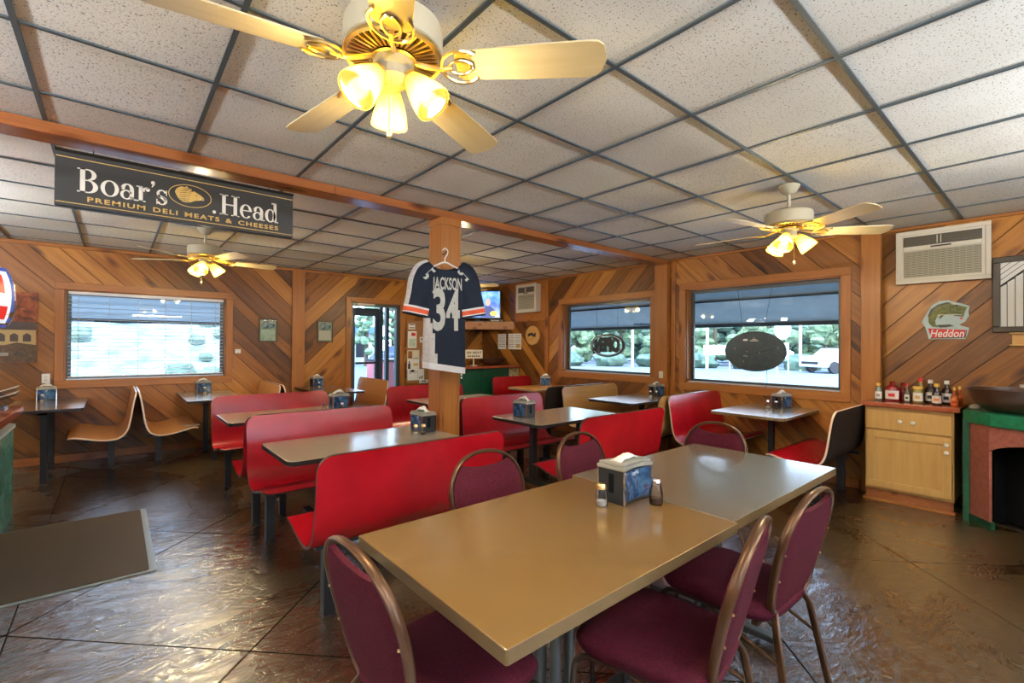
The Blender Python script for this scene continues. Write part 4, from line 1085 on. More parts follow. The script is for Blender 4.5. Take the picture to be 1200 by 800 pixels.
# notices pinned on the wall right of the door
t = thing('pin_board', 'brown pin board covered by notices, right of the glass door', 'board'); place_wall(t, 'back', 4.28, 1.33)
MB().box(-.32, .32, -.014, 0, -.62, .50).build('cork_panel', M['cork'], t)
notes = [(-.225, .395, .13, .10, 'paper', 'white card with dark bars at the top left of the pin board', 'bars'),
         (-.215, .16, .175, .30, 'paper', 'tall pale green notice with a red heading on the pin board', 'green'),
         (-.19, -.115, .24, .17, 'paper2', 'cream flyer with a brown photo in the middle of the pin board', 'photo'),
         (-.19, -.29, .24, .19, 'paper', 'white flyer with a dark bottle picture on the pin board', 'bottle'),
         (-.205, -.47, .20, .20, 'paper', 'white notice with a motorcycle drawing at the bottom left of the pin board', 'bike'),
         (-.035, -.47, .13, .20, 'paper', 'white notice with small dark figures at the bottom of the pin board', 'fig'),
         (-.01, .16, .11, .10, 'paper', 'small business card with a grey picture on the pin board', 'grey'),
         (.03, -.05, .08, .12, 'paper', 'small white and red ticket on the pin board', 'red'),
         (.02, -.19, .13, .09, 'grey', 'small dark green card on the pin board', 'dark'),
         (.11, -.08, .09, .26, 'paper2', 'narrow cream leaflet beside the jersey on the pin board', 'none'),
         (.02, -.60, .18, .06, 'paper', 'small white strip at the bottom of the pin board', 'grey'),
         (.04, .25, .08, .045, 'paper', 'tiny white label high on the pin board', 'none')]
PB = (4.28, YB-.0125-.014, 1.33)
for k, (u, v, w, h, pm, lab, kind) in enumerate(notes):
    t = thing('pinned_notice', lab, 'notice', (PB[0]+u, PB[1]-.0015-.0006*k, PB[2]+v), 0, 'notices on the pin board')
    MB().cbox((0, 0, 0), (w, .001, h)).build('sheet', M[pm], t)
    q = lambda x0, x1, z0, z1, mm, nm='print': MB().add(flat(x0*w, x1*w, z0*h, z1*h, -.0008), [(0, 1, 2, 3)]).build(nm, M[mm], t)
    if kind == 'bars': q(-.4, .4, .25, .4, 'ink'); q(-.4, .4, -.3, -.15, 'ink')
    if kind == 'green': q(-.38, .38, -.40, .05, 'photo_green'); q(-.1, .36, .22, .40, 'redp')
    if kind == 'photo': q(-.44, -.10, -.35, .40, 'trim'); q(.0, .4, -.4, -.34, 'ink')
    if kind == 'bottle': q(-.44, -.24, -.40, .10, 'dark_edge'); q(-.38, -.30, .1, .35, 'dark_edge'); q(0, .4, -.1, .12, 'gold')
    if kind == 'bike':
        m = MB(); ann(m, -.045, 0, .026, .026, .006, .006, n=14); ann(m, .05, 0, .026, .026, .006, .006, n=14); poly(m, [(-.05, .01), (-.03, .035), (.0, .045), (.03, .04), (.045, .012), (.01, .0), (-.02, .0)])
        m.xf(T(0, -.0004, .045) @ RX(PI/2)).build('drawing', M['ink'], t)
    if kind == 'fig':
        for a in (-.03, 0, .03): MB().add(flat(a-.008, a+.008, -.08, -.03+a*.4, -.0008), [(0, 1, 2, 3)]).build('figure', M['ink'], t)
    if kind == 'grey': q(-.3, .3, -.3, .3, 'photo_mix')
    if kind == 'red': q(-.4, .4, -.1, .25, 'redp')
    if kind == 'dark': q(-.4, .4, -.2, .35, 'photo_mix')
    MB().lathe([(.004, 0), (.005, .003), (0, .006)], 8, (0, 0, h*.42), RX(PI/2).to_3x3()).build('pin', M['redp' if k % 2 else 'chrome'], t)
# menu sheets on the right wall near the corner
for u, w, l, k in ((6.93, .24, 'narrow white notice sheet on the wall under the television shelf', 0), (6.56, .37, 'wide white notice sheet on the wall under the television shelf', 1)):
    t = thing('wall_notice', l, 'notice'); place_wall(t, 'right', u, 1.47)
    MB().box(-w/2, w/2, -.004, 0, -.145, .145).build('sheet', M['paper'], t)
    for j in range(6):
        for c_ in range(1+k):
            x = -w/2+.02+c_*w/2; MB().add(flat(x, x+w/(1+k)-.04, .10-.04*j, .112-.04*j, -.0045), [(0, 1, 2, 3)]).build('print_line', M['grey'], t)
    if k: MB().add(flat(w*.12, w*.42, -.12, -.06, -.0046), [(0, 1, 2, 3)]).build('print', M['gold'], t)
# oval fish plaque
t = thing('oval_plaque', 'oval wooden plaque with a mounted fish below the small air conditioner', 'plaque'); place_wall(t, 'right', 6.06, 1.575)
MB().prism(oval(0, 0, .18, .17), 0, .025, M=RX(PI/2)).build('wooden_oval', M['tan_ply'], t, bev=.008)
MB().prism([(x*1.1, y*1.1) for x, y in [(-.10, 0), (-.07, .035), (0, .045), (.05, .02), (.09, .05), (.085, -.03), (.05, -.01), (0, -.045), (-.07, -.03)]], .025, .045, M=RX(PI/2)).build('fish', [M['frame_dark']], t, bev=.01)
MB().prism([(x, y-.02) for x, y in [(-.07, 0), (0, .02), (.05, 0), (0, -.035), (-.05, -.025)]], .046, .05, M=RX(PI/2)).build('fish_belly', M['gold'], t)

# ------------------------------------------------------------------ air conditioners
def ac(label, u, z, w, h, d, X0, rows=16):
    t = thing('air_conditioner', label, 'air conditioner', group='wall air conditioners'); place_wall(t, 'right', u, z, 0, X0)
    MB().box(-w/2, w/2, -d, 0, -h/2, h/2).build('case', M['ac'], t, bev=.008)
    frame(MB(), w+.02, h+.02, .035, .02).xf(T(0, -d+.01, 0)).build('bezel', M['ac'], t, bev=.005)
    zt = h/2-.045; vh = h*.19
    MB().box(-w/2+.045, w/2-.045, -d-.004, -d, zt-vh, zt).build('vent_recess', M['ac_dark'], t)
    for k in range(4): MB().cbox((0, -d-.006, zt-vh*(k+.5)/4), (w-.10, .010, .002), 0, RX(.5).to_3x3()).build('louvre', M['ac_dark'], t)
    for x in (-.04, .0): MB().cbox((x*w, -d-.008, zt-vh/2), (.006, .01, vh*.8)).build('vent_divider', M['ac'], t)
    MB().box(-w/2+.045, w/2-.045, -d-.012, -d+.0, zt-vh-.035, zt-vh-.004).build('control_strip', M['ac'], t, bev=.003)
    MB().box(-.07, .07, -d-.014, -d-.011, zt-vh-.024, zt-vh-.012).build('badge', M['ink'], t)
    z1 = zt-vh-.045; z0 = -h/2+.05
    MB().box(-w/2+.05, w/2-.05, -d-.003, -d, z0, z1).build('grille_back', M['ac_dark'], t)
    for k in range(rows):
        zz = z0+(z1-z0)*(k+.5)/rows; MB().cbox((0, -d-.006, zz), (w-.104, .007, (z1-z0)/rows*.62)).build('grille_slat', M['ac_grille'], t)
    for k in range(13):
        x = -w/2+.06+(w-.12)*k/12; MB().cbox((x, -d-.009, (z0+z1)/2), (.004, .004, z1-z0)).build('grille_rib', M['ac_grille'], t)
    return t
ac('large beige air conditioner high on the wall right of the corner board', .712, 2.245, .62, .475, .07, XR2)
t = thing('mounting_board', 'square pine board behind the small air conditioner near the television', 'board'); place_wall(t, 'right', 6.12, 2.19)
MB().box(-.42, .42, -.02, 0, -.36, .35).build('board_face', M['trim_y'], t, bev=.004)
ac('small beige air conditioner on a pine board near the television', 6.10, 2.225, .50, .48, .12, XR-.02, 12)

# ------------------------------------------------------------------ fish sign, framed photo, little shelf (right wall)
t = thing('fish_sign', 'cut out metal sign with a leaping bass and the word Heddon', 'sign'); place_wall(t, 'right', .69, 1.665, .004, XR2)
FW = RX(PI/2)
outl = [(-.155, .0), (-.12, .075), (-.09, .13), (-.04, .165), (.02, .168), (.07, .145), (.115, .13), (.16, .105), (.15, .06), (.155, .02), (.13, -.03), (.09, -.06), (.155, -.085), (.15, -.13), (.13, -.185), (-.115, -.185), (-.125, -.13), (-.14, -.07), (-.165, -.03)]
M['fishsign_blue'] = mat('sign_pale_blue', (.42, .56, .58), .4); M['fish_green'] = blotch('fish_olive', [(.3, (.05, .055, .015)), (.5, (.14, .15, .04)), (.7, (.24, .24, .09))], 30); M['fish_dark'] = mat('fish_dark', (.04, .045, .025), .4); M['fish_belly'] = mat('fish_belly', (.55, .55, .38), .4)
MB().prism(outl, 0, .006, M=FW).build('sign_plate', M['fishsign_blue'], t)
body = [(-.115, -.03), (-.118, .03), (-.095, .085), (-.05, .125), (.01, .140), (.05, .128), (.095, .115), (.145, .095), (.130, .065), (.120, .020), (.06, .032), (.01, .035), (-.03, .03), (-.06, .012), (-.07, -.02), (-.065, -.05), (-.05, -.075), (-.085, -.07), (-.10, -.055)]
MB().prism(body, .006, .008, M=FW).build('fish_body', M['fish_green'], t)
m = MB()
for p in ([(-.12, .03), (-.10, .09), (-.05, .132), (.01, .150), (.05, .138), (.0, .132), (-.05, .115), (-.085, .08), (-.105, .03)], [(-.06, -.055), (.03, -.052), (.06, -.068), (.0, -.078), (-.04, -.078)], [(.06, .108), (.075, .125), (.09, .112), (.078, .10)], [(.118, .022), (.06, .030), (.055, .024), (.12, .014)], [(-.03, .03), (-.045, .0), (-.03, .005), (-.01, .032)], [(.03, .13), (.04, .10), (.036, .07), (.046, .05), (.036, .05), (.026, .08), (.03, .10)]): poly(m, p, .0088)
m.xf(FW).build('fish_markings', M['fish_dark'], t)
m = MB(); poly(m, [(-.05, .042), (.0, .040), (.06, .042), (.11, .036), (.11, .028), (.03, .036), (-.03, .032), (-.06, .02)], .0086); m.xf(FW).build('belly', M['fish_belly'], t)
m = MB(); poly(m, oval(.105, .0, .012, .008, 12), .0086); m.xf(FW).build('lure', M['orange'], t)
MB().prism([(-.118, -.085), (.135, -.105), (.125, -.165), (-.10, -.172)], .006, .0085, M=FW).build('red_label', M['redp'], t)
MB().prism([(-.10, -.168), (.125, -.162), (.138, -.105), (.142, -.105), (.132, -.175), (-.10, -.180)], .006, .0075, M=FW).build('label_dark_strip', M['fish_dark'], t)  # dark strip along the lower and right edge of the label
text('Heddon', .098, FW @ T(.008, -.136, .009) @ RZ(-.02), t, M['white'], bold=.0016, shear=.22, xs=.72)
t = thing('framed_picture', 'wide dark wood frame with a photo of pale boarded siding at the right edge', 'picture'); place_wall(t, 'right', .02, 1.855, 0, XR2)
frame(MB(), .74, .64, .048, .035).build('frame', M['frame_dark'], t, bev=.006)
MB().box(-.33, .33, -.012, -.001, -.275, .275).build('siding_backing', M['ink'], t)
for k in range(14):
    x0 = -.33+.047*k; top = .06+.042*k if k < 6 else .272
    MB().prism([(x0+.002, -.272), (x0+.044, -.272), (x0+.044, top+.03 if k < 6 else .272), (x0+.002, top)], .012, .016, M=RX(PI/2)).build('siding_board', M['paper'], t)
for k in range(5):
    y0 = .075+.046*k
    MB().prism([(-.33, y0), (-.33, y0+.040), (-.33+(.272-y0-.04)*1.12, .272), (-.33+(.272-y0)*1.12, .272)][::-1], .012, .016, M=RX(PI/2)).build('siding_board', M['paper'], t)
t = thing('wall_shelf', 'small pale plaque shelf below the siding photo at the right edge', 'shelf'); place_wall(t, 'right', .14, 1.475, 0, XR2)
MB().box(-.15, .15, -.05, 0, .045, .058).box(-.15, .15, -.05, 0, -.055, -.042).build('shelf_board', M['oak'], t, bev=.003)
MB().box(-.135, .135, -.012, 0, -.042, .045).build('back_panel', M['tan_ply'], t)

# ------------------------------------------------------------------ oak cabinet with condiments
t = thing('oak_cabinet', 'light oak base cabinet with a drawer and a door under the condiments', 'cabinet', (5.37, .895, 0))
MB().box(0, .405, -.305, .305, .10, .86).build('carcass', M['oak'], t)
MB().box(.02, .40, -.30, .30, 0, .10).build('toe_kick', M['beam'], t)
MB().box(-.035, .02, -.315, .315, 0, .018).build('base_strip', M['trim_y'], t, bev=.003)
dr_ = MB().box(-.02, 0, -.293, .293, .655, .825).build('drawer', M['oak'], t, bev=.004)
for y in (-.045, .045): MB().lathe([(.007, 0), (.007, .012), (.016, .018), (.017, .026), (.010, .032), (0, .033)], 16, (-.02, y+.0, .740), RY(-PI/2).to_3x3()).build('knob', M['knob'], dr_)
do_ = MB().box(-.018, 0, -.293, .293, .125, .640).build('door', M['oak'], t, bev=.004)
frame(MB(), .586, .515, .062, .010).xf(T(-.018, 0, .3825) @ RZ(-PI/2)).build('door_frame', M['oak'], do_, bev=.003)
for z in (.585, .52): MB().lathe([(.007, 0), (.007, .012), (.016, .018), (.017, .026), (.010, .032), (0, .033)], 16, (-.028, -.262, z), RY(-PI/2).to_3x3()).build('knob', M['knob'], do_)
o = MB().box(-.225, .225, -.345, .318, -.02, .02).build('cabinet_counter', M['counter'], None, (5.545, .895, .881), bev=.004); tag(o, 'red brown countertop slab on the oak cabinet', 'countertop')
M['ketchup'] = mat('ketchup', (.20, .008, .008), .2); M['mustard'] = mat('mustard_glass', (.30, .24, .06), .2); M['brownsauce'] = mat('dark_sauce', (.030, .012, .008), .12); M['yellowcap'] = mat('yellow_cap', (.80, .50, .08), .4)
M['hot'] = mat('hot_sauce', (.50, .10, .02), .2); M['bottleglass'] = mat('grey_green_glass', (.16, .17, .13), .15); M['label_white'] = mat('label_white', (.78, .76, .70), .6); M['label_orange'] = mat('label_orange', (.75, .22, .05), .6); M['whitecap'] = mat('white_cap', (.8, .8, .76), .4)
CB = .9015
def bottle(label, name, y, x, r, h, bm, cm, lab, neck=.35, capr=.4, lm='label_white', flatten=1, cat='bottle', mark='ink'):
    t = thing(name, label, cat, (x, y, CB), 0, 'condiment bottles on the oak cabinet')
    h *= 1.2; r *= 1.08; hs = h*(1-neck)
    o = MB().lathe([(r*.9, 0), (r, .006), (r, hs*.82), (r*.85, hs*.95), (r*capr, hs*1.12), (r*capr*.9, h*.86)], 18).build('body', M[bm], t)
    o.scale = (flatten, 1, 1)
    MB().lathe([(r*capr*1.15, h*.84), (r*capr*1.2, h*.98), (r*capr*.9, h), (0, h)], 16).build('cap', M[cm], t)
    if lab:
        l = MB(); n_ = 12; vs = []
        for k in range(n_+1):
            a = PI-1.15+2.3*k/n_
            for z in (hs*.14, hs*.72): vs.append(((r+.0012)*math.cos(a)*flatten, (r+.0012)*math.sin(a), z))
        l.add(vs, [(2*k, 2*k+2, 2*k+3, 2*k+1) for k in range(n_)], 0, True); lo = l.build('label', M[lm], t)
        mk = MB(); vs = []
        for k in range(5):
            a = PI-.45+.9*k/4
            for z in (hs*.30, hs*.52): vs.append(((r+.0022)*math.cos(a)*flatten, (r+.0022)*math.sin(a), z))
        mk.add(vs, [(2*k, 2*k+2, 2*k+3, 2*k+1) for k in range(4)], 0, True).build('label_print', M[mark], lo)
bottle('squat bottle with yellow cap, leftmost on the oak cabinet', 'sauce_bottle', 1.135, 5.55, .026, .135, 'bottleglass', 'yellowcap', 1, .30, .62, mark='grey')
bottle('wide red ketchup squeeze bottle with a white cap below, on the oak cabinet', 'ketchup_bottle', 1.035, 5.56, .050, .150, 'ketchup', 'ketchup', 1, .25, .30, flatten=.6, mark='redp')
bottle('dark red bottle just behind the ketchup bottle on the oak cabinet', 'sauce_bottle', .975, 5.66, .030, .140, 'ketchup', 'ketchup', 0)
bottle('thin hot sauce bottle with red cap and diamond label on the oak cabinet', 'hot_sauce_bottle', .925, 5.55, .019, .145, 'bottleglass', 'redp', 1, .45, .38, mark='green')
bottle('mustard jar with yellow lid on the oak cabinet', 'mustard_jar', .845, 5.53, .034, .125, 'mustard', 'yellowcap', 1, .12, .85, cat='jar', mark='gold')
bottle('tall bottle with red cap behind the mustard jar', 'sauce_bottle', .845, 5.65, .026, .185, 'mustard', 'redp', 0, .4, .5)
bottle('left one of two dark steak sauce bottles with white caps', 'steak_sauce_bottle', .775, 5.63, .034, .175, 'brownsauce', 'whitecap', 1, .35, .42, mark='ink')
bottle('sauce bottle with tan neck and orange label standing in front on the oak cabinet', 'sauce_bottle', .715, 5.50, .031, .155, 'brownsauce', 'yellowcap', 1, .40, .50, mark='label_orange')
bottle('right one of two dark steak sauce bottles with white caps', 'steak_sauce_bottle', .665, 5.62, .034, .175, 'brownsauce', 'whitecap', 1, .35, .42, mark='ink')
bottle('squeeze bottle with pointed orange tip on the oak cabinet', 'squeeze_bottle', .600, 5.48, .024, .135, 'hot', 'yellowcap', 1, .45, .30, lm='label_orange', mark='redp')
bottle('yellow tipped squeeze bottle rightmost on the oak cabinet', 'squeeze_bottle', .575, 5.56, .022, .140, 'hot', 'yellowcap', 0, .5, .28)

# ------------------------------------------------------------------ green salad bar at the right edge
t = thing('salad_bar', 'green topped salmon salad bar with a black arched opening at the right edge', 'counter', (0, 0, 0))
FPc = [(5.30, .53), (5.20, .44), (5.12, .36), (5.02, .18), (4.97, -.04), (4.97, -.30), (5.04, -.56), (5.18, -.80), (5.30, -.92)]
foot_ = FPc+[(5.765, -.92), (5.765, .53)]
def grow(p, d): return [(x-d if x < 5.7 else x, y+(d*.6 if y > .1 else -d*.6) if x < 5.7 or True else y) for x, y in p]
MB().prism(grow(foot_, .0)[::-1], .80, .895).build('green_top', M['green'], t, bev=.006)
seg = [Vector(p) for p in FPc]
pm_ = MB()
def panel(m, p, q, z0, z1, th=.02, mi=0):
    p, q = Vector(p), Vector(q); d = (q-p).normalized(); nrm = Vector((-d.y, d.x)); nrm = nrm if nrm.x > 0 else -nrm
    pl = [p, q, q+nrm*th, p+nrm*th]; pts = [(v.x, v.y) for v in pl]
    if sum(pts[k-1][0]*pts[k][1]-pts[k][0]*pts[k-1][1] for k in range(4)) < 0: pts = pts[::-1]
    m.prism(pts, z0, z1, mi)
fpi = [(x+.03, y-.01) for x, y in FPc]
# piers
panel(pm_, fpi[0], fpi[1], .06, .82); panel(pm_, fpi[1], (5.155, .37), .06, .82)
panel(pm_, fpi[7], fpi[8], .06, .82); panel(pm_, fpi[6], fpi[7], .06, .82)
inner_ = [Vector((5.155, .37))]
for k in range(24):
    u = k/24; u2 = (k+1)/24
    def pt(u):
        L_ = 3+(6-3)*u; i = int(L_); f = L_-i
        a, b_ = Vector(fpi[min(i, 6)]), Vector(fpi[min(i+1, 6)]); return a.lerp(b_, f)
    def pu(u):
        if u <= 0: return Vector((5.155, .37))
        if u < .25: return Vector((5.155, .37)).lerp(Vector(fpi[3]), u/.25)
        return pt((u-.25)/.75)
    p0, p1 = pu(u), pu(u2); z_a = .60+.10*max(0, math.sin(PI*u))**.6; z_b = .60+.10*max(0, math.sin(PI*u2))**.6
    d_ = (p1-p0).normalized(); nr = Vector((-d_.y, d_.x)); nr = nr if nr.x > 0 else -nr
    q = [(p0, z_a), (p1, z_b), (p1, .81), (p0, .81)]; vs = [(v.x, v.y, z) for v, z in q]+[((v+nr*.02).x, (v+nr*.02).y, z) for v, z in q]
    pm_.add(vs, [(0, 1, 2, 3), (7, 6, 5, 4), (0, 4, 5, 1), (2, 6, 7, 3)])
pm_.build('salmon_panel', M['salmon'], t)
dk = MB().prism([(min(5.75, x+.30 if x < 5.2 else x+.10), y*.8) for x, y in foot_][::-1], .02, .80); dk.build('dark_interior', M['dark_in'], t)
MB().prism([(5.31, .525), (5.335, .525), (5.335, .505), (5.31, .50)][::-1], 0, .82).box(5.30, 5.765, .515, .53, 0, .82).box(5.285, 5.315, .49, .53, 0, .82).build('green_corner', M['green_dark'], t)
m = MB(); panel(m, (5.31, .52), (5.22, .43), 0, .06, .03); panel(m, (5.22, .43), (5.145, .36), 0, .06, .03); m.build('green_base', M['green_dark'], t)
t = thing('wooden_bowl', 'large dark wooden bowl standing on the green salad bar', 'bowl', (5.345, .235, .896), 0)
MB().lathe([(.10, 0), (.16, .012), (.215, .05), (.250, .10), (.272, .165), (.278, .185), (.268, .185), (.235, .10), (.15, .035), (0, .02)], 40).build('bowl_wall', M['darkwood'], t)
t = thing('plastic_bag', 'crumpled clear plastic bag under the rim of the wooden bowl', 'bag', (5.40, .465, .896))
MB().lathe([(.03, 0), (.04, .012), (.035, .03), (.02, .04), (0, .035)], 14).build('bag_body', M['lid'], t)
t = thing('white_jug', 'white plastic jug whose top shows behind the wooden bowl', 'jug', (5.692, .20, .896))
MB().lathe([(.06, 0), (.065, .01), (.065, .13), (.03, .175), (.028, .19)], 20).build('jug_body', M['white'], t)
MB().lathe([(.031, .188), (.031, .205), (0, .207)], 16).build('jug_cap', M['whitecap'], t)

# ------------------------------------------------------------------ far corner: green cabinet, shelf, television
t = thing('green_cabinet', 'dark green counter cabinet in the far right corner', 'cabinet', (4.88, 6.72, 0))
MB().box(-.72, .50, -.30, .30, .08, 1.0).build('carcass', M['green_dark'], t)
for x0, x1 in ((-.70, -.11), (-.09, .49)):
    d_ = MB().box(x0, x1, -.32, -.30, .12, .98).build('door', M['green_dark'], t, bev=.004)
for x, z in ((-.16, .91), (-.10+.06, .91), (-.16, .86), (-.04, .86)): MB().lathe([(.006, 0), (.018, .01), (.018, .018), (0, .024)], 12, (x-.50, -.32, z), RX(PI/2).to_3x3()).build('knob', M['knob'], t)
MB().box(-.70, .50, -.28, .28, 0, .08).build('toe_kick', M['black'], t)
t = thing('patterned_box', 'box with a colourful patterned front beside the green cabinet', 'box', (5.50, 6.72, 0))
M['pattern'] = blotch('patterned_print', [(.30, (.45, .05, .03)), (.42, (.75, .62, .22)), (.50, (.05, .06, .04)), (.58, (.80, .70, .50)), (.66, (.10, .22, .08)), (.74, (.30, .08, .10))], 26)
MB().box(-.115, .115, -.30, .30, 0, .985).build('box_body', M['tan_ply'], t); MB().box(-.112, .112, -.306, -.30, .75, .98).build('patterned_front', M['pattern'], t)
o = MB().box(-.76, .76, -.34, .35, -.02, .02).build('corner_counter', M['counter'], None, (4.86, 6.70, 1.021), bev=.004); tag(o, 'red brown countertop over the green cabinet', 'countertop')
t = thing('wooden_bowl', 'brown wooden bowl on the far countertop beside the white sign', 'bowl', (5.17, 6.62, 1.042))
MB().lathe([(.09, 0), (.17, .02), (.23, .07), (.25, .13), (.24, .13), (.19, .06), (0, .03)], 28).build('bowl_wall', M['darkwood'], t)
t = thing('counter_sign', 'white lettered card standing on the far countertop', 'sign', (4.72, 6.58, 1.042), -.2)
MB().cbox((0, 0, .20), (.34, .006, .15)).build('card', M['paper2'], t); MB().box(-.05, .05, -.05, .05, 0, .01).box(-.01, .01, -.004, .004, .01, .13).build('stand', M['ac'], t)
text('ASK ABOUT', .052, facing(.01, -.004, .225), t, M['ink'], bold=.001)
for k in range(6): MB().cbox((-.10+.04*k, -.004, .165), (.026, .002, .022)).build('print_mark', M['ink'], t)
t = thing('corner_shelf', 'triangular pine shelf carrying the television in the far right corner', 'shelf', (0, 0, 0))
MB().prism([(XR-.014, 6.60), (XR-.014, YB-.014), (4.66, YB-.014)], 1.80, 1.835).build('shelf_board', M['trim'], t)
MB().prism([(XR-.014, 6.58), (XR-.014, 6.61), (4.66, YB-.0145), (4.63, YB-.0145)], 1.69, 1.836).build('front_board', M['trim'], t)
t = thing('television', 'flat television showing a blue news picture on the corner shelf', 'television', (5.24, 7.17, 1.836), -PI/4)
MB().box(-.44, .44, -.02, .05, .06, .60).build('case', M['black'], t, bev=.006)
MB().box(-.16, .16, -.09, .12, 0, .015).box(-.03, .03, -.005, .02, .015, .08).build('stand', M['black'], t, bev=.003)
scm = mat('tv_screen', (.02, .04, .1), .2); N, L, b = nodes(scm); tc = N.new('ShaderNodeTexCoord'); n = N.new('ShaderNodeTexNoise'); n.inputs['Scale'].default_value = 5; L.new(tc.outputs['Object'], n.inputs['Vector']); r = ramp(N, [(.35, (.03, .10, .45)), (.55, (.10, .28, .75)), (.7, (.30, .50, .85))]); L.new(n.outputs[0], r.inputs[0]); L.new(r.outputs[0], b.inputs['Emission Color']); b.inputs['Emission Strength'].default_value = .9
MB().add(flat(-.415, .415, .085, .575, -.0205), [(0, 1, 2, 3)]).build('screen', scm, t)
ps = emit('tv_person_suit', (.03, .06, .22), .8, (.02, .03, .1)); pf = emit('tv_person_face', (.45, .32, .26), .8, (.3, .2, .15)); py_ = emit('tv_yellow', (.9, .5, .08), .9, (.5, .3, .05))
m = MB(); m.add([(x, -.0215, z) for x, z in ((.05, .09), (.33, .09), (.31, .24), (.24, .30), (.14, .30), (.07, .24))], [range(6)]); m.build('screen_picture', ps, t)
m = MB(); m.add([(.19+.05*math.cos(a*PI/7), -.022, .37+.07*math.sin(a*PI/7)) for a in range(14)], [range(14)]); m.build('screen_picture', pf, t)
m = MB(); m.add([(.30+.07*math.cos(a*PI/7), -.0225, .16+.045*math.sin(a*PI/7)) for a in range(14)], [range(14)]); m.build('screen_picture', py_, t)
t = thing('cable_box', 'flat black cable box on the shelf right of the television', 'cable box', (5.445, 6.865, 1.837), -PI/4)
MB().box(-.12, .12, -.05, .05, 0, .04).build('box_body', M['black'], t, bev=.003); MB().box(-.10, .05, -.052, -.05, .01, .03).build('front_display', M['grey'], t)

# ------------------------------------------------------------------ left edge: serving counter and drink machine
t = thing('serving_counter', 'teal fronted serving counter cut off by the left edge', 'counter', (-1.0, 4.0, 0))
MB().prism(rrect(-.45, .385, -1.6, 1.60, .12, 6), .0, .715).build('teal_body', M['teal'], t)
MB().prism(rrect(-.47, .395, -1.62, 1.61, .12, 6), .715, .735).build('metal_ledge', M['alu_light'], t)
MB().box(-.42, .30, -1.5, 1.45, .735, .815).build('wood_riser', M['trim_y'], t)
MB().prism(rrect(-.50, .425, -1.65, 1.63, .02, 2), .815, .872).build('counter_top', M['counter'], t, bev=.004)
t = thing('menu_rack', 'black rack of menus at the end of the serving counter', 'rack', (-.72, 5.50, .876), .0)
for k in range(4): MB().cbox((.0, 0, .055+.022*k), (.26, .16, .004), 0, RY(-.35).to_3x3()).build('menu', M['ink' if k % 2 == 0 else 'paper'], t)
MB().box(-.12, .06, -.10, .10, 0, .012).box(-.12, -.11, -.10, .10, 0, .10).build('rack_base', M['black'], t)
t = thing('drink_machine', 'drink machine with a lit rounded red and blue header at the left edge', 'drink machine', (-.90, 5.22, .873), -.55)
MB().box(-.16, .10, -.20, .20, 0, .44).box(-.16, .0, -.20, .20, .44, .63).build('machine_body', M['black'], t, bev=.01)
MB().box(-.0, .18, -.22, .22, .42, .445).build('cup_shelf', M['grey'], t)
cvx = [(.10+.075*math.cos(a), .26*math.sin(a)) for a in [(-PI/2)+PI*k/12 for k in range(13)]]
hdp = [(.12+.10*math.cos(-PI/2+PI*k/12), .58+.29+.29*math.sin(-PI/2+PI*k/12)) for k in range(13)]
hm_ = MB(); hm_.prism([(-.14, .62)]+[(x, z) for x, z in [(.10, .62), (.17, .66), (.205, .74), (.215, .85), (.205, .97), (.17, 1.06), (.10, 1.12)]]+[(-.14, 1.12)], -.24, .24, M=Matrix(((1, 0, 0, 0), (0, 0, 1, 0), (0, 1, 0, 0), (0, 0, 0, 1)))); hm_.build('header_case', M['chrome'], t, bev=.004)
lit = emit('lit_header_white', (.75, .85, .95), .25, (.6, .65, .7)); litr = emit('lit_header_red', (.75, .03, .03), .25, (.5, .02, .02)); litb = emit('lit_header_blue', (.05, .10, .45), .25, (.03, .06, .3))
def hp(y0, y1, z0, z1, mt, off, nm):
    xs = lambda z: .10+.115*math.sqrt(max(0, 1-((z-.87)/.26)**2)) if True else 0
    vs = []; 
    for k in range(9):
        z = z0+(z1-z0)*k/8; vs += [(xs(z)+off, y0, z), (xs(z)+off, y1, z)]
    MB().add(vs, [(2*k, 2*k+1, 2*k+3, 2*k+2) for k in range(8)], 0, True).build(nm, mt, t)
hp(-.22, .22, .64, 1.10, litb, .003, 'header_panel'); hp(-.19, .19, .67, 1.07, lit, .006, 'header_panel'); hp(-.15, .13, .90, 1.04, litr, .009, 'header_logo'); hp(-.08, .08, .93, 1.01, lit, .012, 'header_logo'); hp(.0, .16, .70, .80, litr, .009, 'header_logo')
for j, y in enumerate((-.09, .01, .11)):
    tt = thing('paper_cup_stack', 'stack of white paper cups on the drink machine, %s' % ('nearest stack', 'middle stack', 'farthest stack')[j], 'cups', (-.90+(.13*math.cos(-.55)-y*math.sin(-.55)), 5.22+(.13*math.sin(-.55)+y*math.cos(-.55)), .873+.4465), 0, 'stacks of paper cups')
    for q in range(3): MB().lathe([(.026, .02*q), (.034, .03+.02*q), (.035, .031+.02*q)], 12).build('cup', M['white'], tt)

